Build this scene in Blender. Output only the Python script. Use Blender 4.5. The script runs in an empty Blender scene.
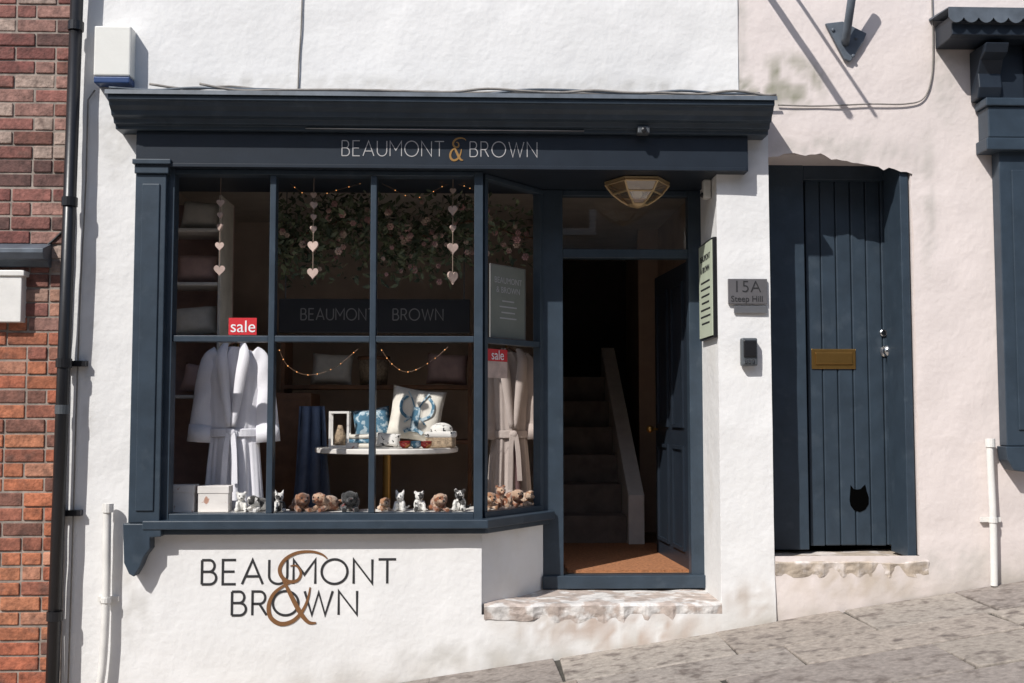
import bpy, bmesh, math, random
from mathutils import Vector, Matrix, noise
random.seed(7)
R=math.radians
COL=bpy.context.scene.collection
# ---------------------------------------------------------------- camera
F=1100.0; D=5.5; YAW=R(2.0); PIT=R(3.7)
CAM=Vector((-D*math.tan(YAW),-D,0))
fw=Vector((math.sin(YAW)*math.cos(PIT),math.cos(YAW)*math.cos(PIT),math.sin(PIT)))
rt=Vector((math.cos(YAW),-math.sin(YAW),0)); up=rt.cross(fw)
def P(px,py,Y=0.0):
    d=fw+rt*((px-512)/F)+up*((341.5-py)/F)
    return CAM+d*((Y-CAM.y)/d.y)
def X(px,Y=0.0,py=340): return P(px,py,Y).x
def Z(py,Y=0.0,px=440): return P(px,py,Y).z
cd=bpy.data.cameras.new('camera'); cam=bpy.data.objects.new('camera',cd); COL.objects.link(cam)
m=Matrix((rt,up,-fw)).transposed().to_4x4(); m.translation=CAM; cam.matrix_world=m
cd.sensor_width=36; cd.lens=F/1024*36; cd.clip_end=500; cd.clip_start=.05
bpy.context.scene.camera=cam
# ---------------------------------------------------------------- light
LD=Vector((.80,1,-1.22)).normalized()
sd=bpy.data.lights.new('sun','SUN'); sd.energy=4.45; sd.angle=R(.5); sd.color=(1,.97,.93)
so=bpy.data.objects.new('sun',sd); COL.objects.link(so); so.rotation_euler=LD.to_track_quat('-Z','Y').to_euler()
w=bpy.data.worlds.new('World'); bpy.context.scene.world=w; w.use_nodes=True
nt=w.node_tree; sk=nt.nodes.new('ShaderNodeTexSky'); sk.sky_type='NISHITA'; sk.sun_disc=False
sk.sun_elevation=math.asin(-LD.z); sk.sun_rotation=math.atan2(-LD.x,-LD.y)
nt.links.new(sk.outputs[0],nt.nodes['Background'].inputs[0]); nt.nodes['Background'].inputs[1].default_value=.135
vs=bpy.context.scene.view_settings; vs.view_transform='Standard'; vs.look='None'; vs.exposure=0
# ---------------------------------------------------------------- materials
def lin(c): return tuple((v/12.92 if v<=.04045 else ((v+.055)/1.055)**2.4) for v in [k/255 for k in c])
def mat(name,c,rough=.6,metal=0,ns=6,na=.15,bs=60,bump=.15,bd=.003,vcol=False,c2=None,c2s=3,c2t=(.55,.62),emit=0,sheen=0,alpha=None,spec=.5,bump2=None):
    m=bpy.data.materials.new(name); m.use_nodes=True; n=m.node_tree.nodes; l=m.node_tree.links
    b=n['Principled BSDF']; b.inputs['Roughness'].default_value=rough; b.inputs['Metallic'].default_value=metal
    b.inputs['Specular IOR Level'].default_value=spec
    if sheen: b.inputs['Sheen Weight'].default_value=sheen
    tc=n.new('ShaderNodeTexCoord')
    nz=n.new('ShaderNodeTexNoise'); nz.inputs['Scale'].default_value=ns; nz.inputs['Detail'].default_value=6; nz.inputs['Roughness'].default_value=.6
    l.new(tc.outputs['Object'],nz.inputs['Vector'])
    mr=n.new('ShaderNodeMapRange'); mr.inputs[1].default_value=.3; mr.inputs[2].default_value=.7
    mr.inputs[3].default_value=1-na; mr.inputs[4].default_value=1+na*.6
    l.new(nz.outputs[0],mr.inputs[0])
    mul=n.new('ShaderNodeMix'); mul.data_type='RGBA'; mul.blend_type='MULTIPLY'; mul.inputs[0].default_value=1
    mul.inputs[6].default_value=(*c,1)
    if vcol:
        at=n.new('ShaderNodeAttribute'); at.attribute_name='Col'; l.new(at.outputs[0],mul.inputs[6])
    if c2:
        n2=n.new('ShaderNodeTexNoise'); n2.inputs['Scale'].default_value=c2s; n2.inputs['Detail'].default_value=5
        l.new(tc.outputs['Object'],n2.inputs['Vector'])
        m2=n.new('ShaderNodeMapRange'); m2.inputs[1].default_value=c2t[0]; m2.inputs[2].default_value=c2t[1]; l.new(n2.outputs[0],m2.inputs[0])
        mx=n.new('ShaderNodeMix'); mx.data_type='RGBA'; mx.inputs[6].default_value=(*c,1); mx.inputs[7].default_value=(*c2,1)
        if vcol: l.new(at.outputs[0],mx.inputs[6])
        l.new(m2.outputs[0],mx.inputs[0]); l.new(mx.outputs[2],mul.inputs[6])
    cb=n.new('ShaderNodeCombineColor'); 
    for i in range(3): l.new(mr.outputs[0],cb.inputs[i])
    l.new(cb.outputs[0],mul.inputs[7]); l.new(mul.outputs[2],b.inputs['Base Color'])
    if bump:
        bn=n.new('ShaderNodeTexNoise'); bn.inputs['Scale'].default_value=bs; bn.inputs['Detail'].default_value=5
        l.new(tc.outputs['Object'],bn.inputs['Vector'])
        bp=n.new('ShaderNodeBump'); bp.inputs['Strength'].default_value=bump; bp.inputs['Distance'].default_value=bd
        l.new(bn.outputs[0],bp.inputs['Height']); l.new(bp.outputs[0],b.inputs['Normal'])
        if bump2:
            b2=n.new('ShaderNodeTexNoise'); b2.inputs['Scale'].default_value=bump2[0]; b2.inputs['Detail'].default_value=3
            l.new(tc.outputs['Object'],b2.inputs['Vector'])
            p2=n.new('ShaderNodeBump'); p2.inputs['Strength'].default_value=bump2[1]; p2.inputs['Distance'].default_value=bump2[2]
            l.new(b2.outputs[0],p2.inputs['Height']); l.new(p2.outputs[0],bp.inputs['Normal'])
    if emit: b.inputs['Emission Color'].default_value=(*c,1); b.inputs['Emission Strength'].default_value=emit
    return m
def glass(name,tint=(.9,.93,.92),base=.07,amt=.9,rough=0.0):
    m=bpy.data.materials.new(name); m.use_nodes=True; n=m.node_tree.nodes; l=m.node_tree.links; n.clear()
    o=n.new('ShaderNodeOutputMaterial'); t=n.new('ShaderNodeBsdfTransparent'); g=n.new('ShaderNodeBsdfGlossy'); mx=n.new('ShaderNodeMixShader')
    t.inputs[0].default_value=(*tint,1); g.inputs['Roughness'].default_value=rough
    lw=n.new('ShaderNodeLayerWeight'); pw=n.new('ShaderNodeMath'); pw.operation='POWER'; pw.inputs[1].default_value=4
    lw.inputs[0].default_value=.5; ml=n.new('ShaderNodeMath'); ml.operation='MULTIPLY_ADD'; ml.inputs[1].default_value=amt; ml.inputs[2].default_value=base
    l.new(lw.outputs['Facing'],pw.inputs[0]); l.new(pw.outputs[0],ml.inputs[0]); l.new(ml.outputs[0],mx.inputs[0])
    l.new(t.outputs[0],mx.inputs[1]); l.new(g.outputs[0],mx.inputs[2]); l.new(mx.outputs[0],o.inputs[0])
    return m
M={}
WC=(.79,.78,.765); PC=(.745,.665,.63)
M['white']=mat('white_render',WC,.85,vcol=True,ns=2.2,na=.05,bs=30,bump=.45,bd=.006,bump2=(5,.4,.02))
M['whitep']=mat('white_render_plain',WC,.85,ns=2.2,na=.06,bs=30,bump=.45,bd=.006,c2=(.68,.65,.60),c2s=2.4,c2t=(.58,.82),bump2=(5,.4,.02))
M['pink']=mat('pink_render',PC,.85,vcol=True,ns=2.5,na=.05,bs=30,bump=.45,bd=.006,bump2=(5,.4,.02))
M['pinkp']=mat('pink_render_plain',PC,.85,ns=2.5,na=.08,bs=26,bump=.35,bd=.006)
M['navy']=mat('navy_paint',(.035,.052,.072),.42,spec=.4,ns=9,na=.2,bs=40,bump=.15,bd=.002,c2=(.052,.071,.092),c2s=12,c2t=(.58,.75))
M['navyd']=mat('navy_paint_dark',(.016,.023,.034),.45,spec=.35,ns=9,na=.15,bs=40,bump=.08)
M['black']=mat('black_paint',(.012,.012,.014),.35,ns=12,na=.2,bs=50,bump=.1)
M['lead']=mat('lead_sheet',(.10,.12,.145),.55,ns=10,na=.35,bs=20,bump=.3,bd=.004)
M['cable']=mat('dusty_cable',(.24,.22,.2),.7,na=.3,ns=20)
M['cabled']=mat('dark_cable',(.02,.02,.022),.5)
M['brick']=mat('brick',(.3,.1,.06),.85,vcol=True,ns=28,na=.5,bs=70,bump=.6,bd=.008,c2=(.13,.075,.058),c2s=11,c2t=(.57,.8))
M['oppb']=mat('added_terrace_wall',(.40,.35,.30),.9,ns=3,na=.3,bs=30)  # wall of the added terrace, lightened to return more fill light
M['mortar']=mat('mortar',(.32,.27,.23),.95,ns=20,na=.4,bs=90,bump=.5)
M['flag']=mat('york_stone',(.3,.27,.24),.8,vcol=True,ns=38,na=.30,bs=55,bump=.6,bd=.006,c2=(.17,.14,.12),c2s=13,c2t=(.52,.68),bump2=(9,.35,.012))
M['joint']=mat('paving_joint',(.06,.055,.045),.95,ns=20,na=.4,bs=60,bump=.5)
M['asph']=mat('ground',(.16,.15,.14),.9,ns=4,na=.3,bs=60,bump=.5)
M['step']=mat('worn_stone',(.50,.42,.37),.85,ns=16,na=.35,bs=34,bump=.8,bd=.008,c2=(.70,.67,.64),c2s=10,c2t=(.47,.55))
M['threshold']=mat('buff_stone',(.48,.40,.32),.9,ns=14,na=.35,bs=34,bump=.8,bd=.008,c2=(.68,.61,.56),c2s=9,c2t=(.48,.58))
M['gold']=mat('gold_leaf',lin((160,122,70)),.5,metal=.3,na=.1)
M['bronze']=mat('bronze_paint',lin((124,86,52)),.5,na=.15)
M['silver']=mat('pale_letter',lin((178,176,176)),.5,na=.05)
M['letter']=mat('black_letter',(.022,.022,.024),.6,na=.2)
M['brass']=mat('brass',lin((180,140,80)),.3,metal=.9,na=.15)
M['brassp']=mat('aged_brass',lin((196,170,130)),.45,metal=.5,na=.15)
M['chrome']=mat('chrome',(.7,.7,.7),.2,metal=1,na=.05)
M['steel']=mat('steel',(.38,.38,.39),.35,metal=.8)
M['steeld']=mat('dull_metal',(.10,.11,.12),.5,metal=.3)
M['glass']=glass('window_glass')
M['amber']=glass('lantern_glass',(.97,.9,.78),.3,.5,.25)
M['room']=mat('shop_wall_paint',(.58,.49,.42),.9,ns=3,na=.2)
M['ceil']=mat('shop_ceiling',(.5,.45,.4),.9)
M['floor']=mat('wood_floor',(.28,.18,.11),.5,ns=5,na=.3)
M['stairm']=mat('dark_stair_carpet',(.20,.165,.14),.9,ns=9,na=.3)
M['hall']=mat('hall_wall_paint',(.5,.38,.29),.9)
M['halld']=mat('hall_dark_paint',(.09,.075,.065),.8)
M['matt']=mat('coir_mat',(.40,.17,.075),.95,ns=60,na=.4,bs=150,bump=.8,bd=.006)
M['wpaint']=mat('white_gloss_paint',(.76,.74,.70),.45,na=.1,ns=12)
M['plastic']=mat('white_plastic',(.74,.73,.68),.4,na=.06)
M['blue']=mat('blue_plastic',(.025,.06,.17),.35)
M['towel']=mat('white_towelling',(.80,.79,.83),.95,ns=8,na=.06,bs=140,bump=.5,bd=.003,sheen=.3)
M['towel2']=mat('blush_towelling',(.46,.39,.355),.95,ns=8,na=.1,bs=140,bump=.5,bd=.003,sheen=.2)
M['stripe']=mat('dark_edging',(.14,.08,.08),.9)
M['red']=mat('red_card',(.62,.02,.03),.5,na=.05)
M['wlet']=mat('white_print',(.85,.85,.85),.5,na=0)
M['marble']=mat('white_tabletop',(.80,.77,.72),.25,ns=4,na=.12)
M['heart']=mat('pale_wood',(.56,.42,.36),.6,ns=20,na=.25)
M['string']=mat('jute_string',(.35,.26,.2),.8)
M['wire']=mat('copper_wire',(.22,.12,.07),.5)
M['leaf']=mat('leaf_green',(.17,.20,.11),.6,ns=6,na=.5,bump=0,c2=(.08,.11,.07),c2s=8,c2t=(.45,.6))
M['flower']=mat('dried_blossom',(.46,.25,.23),.7,ns=12,na=.3,c2=(.6,.45,.35),c2s=10,c2t=(.45,.55))
M['bulb']=mat('fairy_bulb',(1,.45,.15),.4,emit=.9)
M['mint']=mat('pale_green_board',lin((196,204,182)),.5,na=.08)
M['olive']=mat('reflected_notice_tint',(.21,.22,.19),.5,na=.12)  # dulled tint imitating the pier notice board seen as a reflection
M['slate']=mat('grey_plate',lin((112,110,112)),.3,metal=.3,na=.1)
M['void']=mat('black_void',(.002,.002,.002),1,na=0,spec=0,bump=0)
M['wood']=mat('brown_wood',(.22,.11,.06),.5,ns=12,na=.3)
M['cream']=mat('cream_fabric',(.72,.68,.6),.95,ns=10,na=.15,bs=120,bump=.4)
M['bluef']=mat('blue_fabric',(.08,.19,.28),.95,ns=10,na=.3,bs=120,bump=.4,c2=(.45,.55,.6),c2s=34,c2t=(.5,.56))
M['denim']=mat('slate_blue_fabric',(.15,.20,.31),.95,ns=10,na=.3,bs=120,bump=.4)
M['rose']=mat('dusty_rose_fabric',(.58,.40,.36),.95,ns=10,na=.2,bs=120,bump=.4)
M['wick']=mat('woven_wicker',(.40,.30,.2),.8,ns=60,na=.5,bs=120,bump=.9,bd=.006)
M['spot']=mat('spotted_cloth',(.72,.70,.66),.9,c2=(.03,.03,.03),c2s=55,c2t=(.60,.62))
M['card']=mat('printed_box_card',(.74,.70,.66),.6,c2=(.45,.25,.18),c2s=18,c2t=(.62,.66))
M['redc']=mat('red_glaze',(.45,.04,.03),.25,c2=(.7,.3,.1),c2s=30,c2t=(.55,.6))
M['dimlet']=mat('dim_grey_letter',(.17,.165,.16),.6)
# ---------------------------------------------------------------- mesh builder
class MB:
    def __init__(s): s.bm=bmesh.new(); s.cl=None
    def color(s,faces,c):
        if s.cl is None: s.cl=s.bm.loops.layers.float_color.new('Col')
        for f in faces:
            for lp in f.loops: lp[s.cl]=(*c,1)
    def hexa(s,pts):
        v=[s.bm.verts.new(p) for p in pts]
        idx=[(0,3,2,1),(4,5,6,7),(0,1,5,4),(1,2,6,5),(2,3,7,6),(3,0,4,7)]
        return [s.bm.faces.new([v[i] for i in q]) for q in idx]
    def box(s,x0,x1,y0,y1,z0,z1):
        if x0>x1:x0,x1=x1,x0
        if y0>y1:y0,y1=y1,y0
        if z0>z1:z0,z1=z1,z0
        return s.hexa([(x0,y0,z0),(x1,y0,z0),(x1,y1,z0),(x0,y1,z0),(x0,y0,z1),(x1,y0,z1),(x1,y1,z1),(x0,y1,z1)])
    def obox(s,a,b,z0,z1,t0,t1):
        a=Vector(a);b=Vector(b); d=(b-a).normalized(); n=Vector((-d.y,d.x))
        q=[a+n*t0,b+n*t0,b+n*t1,a+n*t1]
        return s.hexa([(p.x,p.y,z0) for p in q]+[(p.x,p.y,z1) for p in q])
    def prism(s,poly,axis,a,b):
        def mk(p,t):
            if axis=='y': return (p[0],t,p[1])
            if axis=='x': return (t,p[0],p[1])
            return (p[0],p[1],t)
        A=[s.bm.verts.new(mk(p,a)) for p in poly]; B=[s.bm.verts.new(mk(p,b)) for p in poly]
        n=len(poly); fs=[s.bm.faces.new(A),s.bm.faces.new(B[::-1])]
        for i in range(n): fs.append(s.bm.faces.new([A[i],B[i],B[(i+1)%n],A[(i+1)%n]]))
        return fs
    def quad(s,pts): return [s.bm.faces.new([s.bm.verts.new(p) for p in pts])]
    def tube(s,pts,r,n=8,cap=True):
        pts=[Vector(p) for p in pts]; rs=r if isinstance(r,(list,tuple)) else [r]*len(pts)
        rings=[]; ref=None
        for i,p in enumerate(pts):
            t=(pts[min(i+1,len(pts)-1)]-pts[max(i-1,0)]).normalized()
            if ref is None: ref=Vector((0,0,1)) if abs(t.z)<.9 else Vector((1,0,0))
            u=t.cross(ref)
            if u.length<1e-4: u=t.cross(Vector((0,1,0)))
            u.normalize(); v=u.cross(t).normalized(); ref=v
            rings.append([s.bm.verts.new(p+(u*math.cos(k*2*math.pi/n)+v*math.sin(k*2*math.pi/n))*rs[i]) for k in range(n)])
        for a,b in zip(rings,rings[1:]):
            for k in range(n): s.bm.faces.new([a[k],a[(k+1)%n],b[(k+1)%n],b[k]])
        if cap: s.bm.faces.new(rings[0][::-1]); s.bm.faces.new(rings[-1])
    def lathe(s,prof,c,n=24,axis='z',ph=0):
        c=Vector(c); rings=[]
        for r,h in prof:
            ring=[]
            for k in range(n):
                a=k*2*math.pi/n+ph; p=Vector((r*math.cos(a),r*math.sin(a),h))
                if axis=='y': p=Vector((p.x,-h,p.y))
                ring.append(s.bm.verts.new(c+p))
            rings.append(ring)
        for a,b in zip(rings,rings[1:]):
            for k in range(n): s.bm.faces.new([a[k],a[(k+1)%n],b[(k+1)%n],b[k]])
        s.bm.faces.new(rings[0][::-1]); s.bm.faces.new(rings[-1])
    def ball(s,c,r,seg=14,rings=9,rot=0):
        if not isinstance(r,(list,tuple)): r=(r,r,r)
        mt=Matrix.Translation(Vector(c))@Matrix.Rotation(rot,4,'Z')@Matrix.Diagonal((*r,1))
        bmesh.ops.create_uvsphere(s.bm,u_segments=seg,v_segments=rings,radius=1,matrix=mt)
    def build(s,name,mt,parent=None,smooth=False,bevel=0,recenter=False,mods=()):
        bmesh.ops.recalc_face_normals(s.bm,faces=s.bm.faces[:])
        me=bpy.data.meshes.new(name)
        loc=Vector((0,0,0))
        if recenter:
            vs_=[v.co for v in s.bm.verts]
            lo=Vector([min(v[i] for v in vs_) for i in range(3)]); hi=Vector([max(v[i] for v in vs_) for i in range(3)])
            loc=Vector(((lo.x+hi.x)/2,(lo.y+hi.y)/2,lo.z))
            bmesh.ops.translate(s.bm,verts=s.bm.verts[:],vec=-loc)
        s.bm.to_mesh(me); s.bm.free()
        o=bpy.data.objects.new(name,me); COL.objects.link(o); o.location=loc
        me.materials.append(mt)
        if smooth:
            for p in me.polygons: p.use_smooth=True
        if bevel:
            bv=o.modifiers.new('bevel','BEVEL'); bv.width=bevel; bv.segments=2; bv.limit_method='ANGLE'; bv.angle_limit=R(40)
        for t,k in mods:
            md=o.modifiers.new(t,t)
            for a,b in k.items(): setattr(md,a,b)
        if parent:
            o.parent=parent
            o.matrix_parent_inverse=WM(parent).inverted()
        return o
def WM(o):
    if o.parent: return WM(o.parent)@o.matrix_parent_inverse@Matrix.Translation(o.location)
    return Matrix.Translation(o.location)
def tag(o,label,cat,group=None,kind=None):
    o['label']=label; o['category']=cat
    if group:o['group']=group
    if kind:o['kind']=kind
    return o
def thing(name,label,cat,loc,group=None):
    o=bpy.data.objects.new(name,None); COL.objects.link(o); o.location=loc; o.empty_display_size=.05
    return tag(o,label,cat,group)
def single(mb,name,mt,label,cat,group=None,**k):
    return tag(mb.build(name,mt,None,recenter=True,**k),label,cat,group)
def cr(pts,n=8,closed=False):
    pts=[Vector(p) for p in pts]; out=[]; N=len(pts)
    rng=range(N) if closed else range(N-1)
    for i in rng:
        g=lambda k: pts[k%N] if closed else pts[max(0,min(N-1,k))]
        p0,p1,p2,p3=g(i-1),g(i),g(i+1),g(i+2)
        for j in range(n):
            t=j/n
            out.append(.5*((2*p1)+(-p0+p2)*t+(2*p0-5*p1+4*p2-p3)*t*t+(-p0+3*p1-3*p2+p3)*t**3))
    if not closed: out.append(pts[-1])
    return out
# ---------------------------------------------------------------- stroke lettering
def arc(cx,cy,rx,ry,a0,a1,n=14): return [(cx+rx*math.cos(R(a0+(a1-a0)*i/n)),cy+ry*math.sin(R(a0+(a1-a0)*i/n))) for i in range(n+1)]
GL={'B':(.56,[[(0,0),(0,1)],[(0,1),(.28,1)]+arc(.28,.76,.2,.24,80,-80,10)[0:]+[(.28,.52),(0,.52)],[(.3,.52)]+arc(.3,.26,.25,.26,80,-80,10)+[(.3,0),(0,0)]]),
'E':(.5,[[(.5,1),(0,1),(0,0),(.5,0)],[(0,.52),(.45,.52)]]),
'A':(.8,[[(0,0),(.4,1),(.8,0)],[(.13,.32),(.67,.32)]]),
'U':(.7,[[(0,1),(0,.34)]+arc(.35,.34,.35,.34,180,360)[1:]+[(.7,1)]]),
'M':(.84,[[(0,0),(0,1),(.42,.38),(.84,1),(.84,0)]]),
'O':(1.0,[arc(.5,.5,.5,.51,0,360,32)]),
'N':(.72,[[(0,0),(0,1),(.72,0),(.72,1)]]),
'T':(.68,[[(0,1),(.68,1)],[(.34,1),(.34,0)]]),
'R':(.56,[[(0,0),(0,1),(.28,1)]+arc(.28,.74,.22,.26,80,-80,10)+[(.28,.48),(0,.48)],[(.27,.48),(.56,0)]]),
'W':(1.1,[[(0,1),(.29,0),(.55,.95),(.81,0),(1.1,1)]])}
AMP=[([(1.12,.90),(1.02,.96),(.82,1.0),(.55,.985),(.33,.90),(.22,.77),(.26,.65),(.40,.58),(.56,.60),(.62,.70),(.54,.80),(.42,.80)],1.0),
     ([(.56,.60),(.34,.54),(.12,.42),(.02,.25),(.06,.08),(.25,-.01),(.48,.03),(.66,.17),(.76,.34),(.80,.50)],1.15),
     ([(.26,.63),(.36,.50),(.50,.30),(.64,.12),(.78,.01),(.92,.0)],1.25)]
def ribbon(mb,pl,wd,y0,y1,tf,var=0):
    pl=[Vector(p) for p in pl]; N=len(pl); L=[];Rr=[]
    closed=(pl[0]-pl[-1]).length<1e-5
    for i,p in enumerate(pl):
        a=pl[i-1] if i>0 else (pl[-2] if closed else None); b=pl[i+1] if i<N-1 else (pl[1] if closed else None)
        d1=(p-a).normalized() if a is not None else None; d2=(b-p).normalized() if b is not None else None
        if d1 is None:d1=d2
        if d2 is None:d2=d1
        n1=Vector((-d1.y,d1.x)); n2=Vector((-d2.y,d2.x)); nn=(n1+n2)
        if nn.length<.2: nn=n1
        nn.normalize(); k=min(1/max(nn.dot(n1),.35),2.2)
        ww=wd*(.35+.75*math.sin(i/(N-1)*math.pi)) if var else wd
        L.append(p+nn*k*ww/2); Rr.append(p-nn*k*ww/2)
    vl=[mb.bm.verts.new(tf(q,y0)) for q in L]; vr=[mb.bm.verts.new(tf(q,y0)) for q in Rr]
    wl=[mb.bm.verts.new(tf(q,y1)) for q in L]; wr=[mb.bm.verts.new(tf(q,y1)) for q in Rr]
    for i in range(N-1):
        for q in ((vl[i],vl[i+1],vr[i+1],vr[i]),(vl[i],wl[i],wl[i+1],vl[i+1]),(vr[i],vr[i+1],wr[i+1],wr[i])):
            mb.bm.faces.new(q)
def strokes(word,x0,x1,z0,h,y,wd,gap=.24):
    mb=MB(); tot=sum(GL[c][0] for c in word)+gap*(len(word)-1); sx=(x1-x0)/tot; x=0;k=0
    for c in word:
        for st in GL[c][1]:
            k+=1
            tf=lambda q,yy,x=x:(x0+(x*sx)+q.x*1.0,yy,z0+q.y)
            pl=[(p[0]*sx,p[1]*h) for p in st]
            ribbon(mb,pl,wd,y-.0008-.0002*(k%4),y+.001,tf)
        x+=GL[c][0]+gap
    return mb
def ampers(x0,x1,z0,z1,y,wd):
    mb=MB()
    for k,(st,wf) in enumerate(AMP):
        pl=cr([(p[0]/1.12,p[1]) for p in st],8)
        pl=[(p.x*(x1-x0),p.y*(z1-z0)) for p in pl]
        ribbon(mb,pl,wd*wf,y-.0018-.0003*k,y+.001,lambda q,yy:(x0+q.x,yy,z0+q.y),var=.4)
    return mb
def text(s,name,size,mt,parent,mx,thin=0,spacing=1.0):
    cu=bpy.data.curves.new(name,'FONT'); cu.body=s; cu.size=size; cu.align_x='CENTER'; cu.align_y='CENTER'; cu.extrude=.0006; cu.offset=thin; cu.space_character=spacing
    t=bpy.data.objects.new(name,cu); COL.objects.link(t); bpy.context.view_layer.update()
    me=bpy.data.meshes.new_from_object(t.evaluated_get(bpy.context.evaluated_depsgraph_get()))
    bpy.data.objects.remove(t); me.transform(mx); me.name=name
    o=bpy.data.objects.new(name,me); COL.objects.link(o); me.materials.clear(); me.materials.append(mt)
    if parent: o.parent=parent; o.matrix_parent_inverse=WM(parent).inverted()
    return o
def fx(x,y,z): return Matrix.Translation((x,y,z))@Matrix.Rotation(R(90),4,'X')
def clamp(v,a=0,b=1): return max(a,min(b,v))
SL=(Z(580,0,1024)-Z(683,0,400))/(X(1024,0,580)-X(400,0,683)); G0=Z(683,0,400)-SL*X(400,0,683)
def GZ(x): return G0+SL*x
ZT=3.6; ZB=-3.0
# ---------------------------------------------------------------- grid wall
def gridwall(xs,zs,hole,y,amp,seed,base,stains,flat=None,extra=None,warp=None):
    mb=MB(); V={}; K={}
    def sub(a,st=.027):
        a=sorted(a); o=[]
        for p,q in zip(a,a[1:]):
            n=max(1,int((q-p)/st)); o+=[p+(q-p)*i/n for i in range(n)]
        return o+[a[-1]]
    xs=sub(xs); zs=sub(zs)
    def vv(i,j):
        if (i,j) not in V:
            x,z=xs[i],zs[j]
            d=noise.noise(Vector((x*1.7,z*1.7,seed)))*amp+noise.noise(Vector((x*6,z*6,seed+5)))*amp*.35
            if extra: d+=extra(x,z)
            if flat:
                fx0,fx1,fz0,fz1=flat; dd=max(fx0-x,x-fx1,fz0-z,z-fz1); d*=clamp((dd-.02)/.12)
            wx,wz=warp(x,z) if warp else (x,z)
            V[i,j]=mb.bm.verts.new((wx,y+d,wz))
            c=Vector(base)
            n1=noise.noise(Vector((x*1.1,z*1.1,seed+20)))*.5+.5; c=c.lerp(Vector(base)*.90,clamp((n1-.5)*2.2))
            h=z-GZ(x); nn=noise.noise(Vector((x*9,z*9,seed+9)))*.5+.5
            c=c.lerp(Vector((.42,.38,.32)),clamp(1-h/.16)*.75*nn+clamp(1-h/.45)*.22*nn)
            for sx,sz,rx,rz,col,st in stains:
                q=1-math.hypot((x-sx)/rx,(z-sz)/rz)
                if q>0:
                    nz_=noise.noise(Vector((x*16,z*9,seed+2)))+.7*noise.noise(Vector((x*45,z*40,3)))
                    c=c.lerp(Vector(col),clamp(q*1.8)*st*clamp(.5+1.2*nz_))
            K[V[i,j]]=(c.x,c.y,c.z)
        return V[i,j]
    cl=mb.bm.loops.layers.float_color.new('Col')
    for i in range(len(xs)-1):
        for j in range(len(zs)-1):
            if hole((xs[i]+xs[i+1])/2,(zs[j]+zs[j+1])/2): continue
            f=mb.bm.faces.new([vv(i,j),vv(i+1,j),vv(i+1,j+1),vv(i,j+1)])
            for lp in f.loops: lp[cl]=(*K[lp.vert],1)
    return mb
# ================================================================= SETTING
mb=MB(); S=150
mb.quad([(-S,-S,GZ(-S)-.05),(S,-S,GZ(S)-.05),(S,S,GZ(S)-.05),(-S,S,GZ(-S)-.05)])
tag(mb.build('ground',M['asph']),'dull grey sloping ground','ground',kind='structure')
mb=MB()
mb.quad([(-7,-8,GZ(-7)-.012),(7,-8,GZ(7)-.012),(7,.35,GZ(7)-.012),(-7,.35,GZ(-7)-.012)])
pj=mb.build('pavement',M['joint']); tag(pj,'worn buff stone flag pavement sloping up past the shop','pavement',kind='structure')
mb=MB(); y=.0
pal=[(.35,.30,.255),(.38,.33,.28),(.29,.25,.22),(.41,.36,.31),(.32,.28,.245),(.35,.29,.24)]
while y>-8:
    h=random.choice([.36,.44,.5,.56]); x=-7+random.random()*.5
    while x<7:
        l=random.uniform(.45,.95); g=.0055
        zj=random.uniform(-.003,.003); t1=random.uniform(-.002,.002); t2=random.uniform(-.003,.003)
        sk_=.016*random.uniform(-1,1)
        c=[(x+g,y-h+g),(x+l-g,y-h+g),(x+l-g+sk_,y-g),(x+g+sk_*.5,y-g)]
        top=[(p[0],p[1],GZ(p[0])+zj+(t1 if i in(0,3) else -t1)+(t2 if i<2 else -t2)) for i,p in enumerate(c)]
        fs=mb.hexa([(p[0],p[1],p[2]-.05) for p in top]+top)
        cc=random.choice(pal); k=random.uniform(.85,1.1); mb.color(fs,tuple(v*k for v in cc))
        x+=l
    y-=h
mb.build('flagstones',M['flag'],pj,bevel=.006)
t=thing('added_terrace','unseen plain terrace added across the street to shape the fill light and reflections','building',(0,-10,GZ(0)))  # out of view, added for its effect on sky fill and reflections
mb=MB(); mb.box(-14,12,-10.4,-9.6,-5,5.2); mb.build('wall',M['oppb'],t)
for k in range(6):
    for z_ in (-.4,2.6):
        xx=-11+k*4
        mb=MB(); mb.box(xx-.6,xx+.6,-9.6,-9.54,z_,z_+1.6); f_=mb.build('window',M['wpaint'],t)
        mb=MB(); mb.box(xx-.5,xx+.5,-9.54,-9.535,z_+.1,z_+1.5); mb.build('pane',M['black'],f_)
mb=MB(); mb.prism([(-9.45,5.2),(-10.4,5.2),(-10.4,5.4)],'x',-14,12); mb.build('roof',M['lead'],t)
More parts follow.
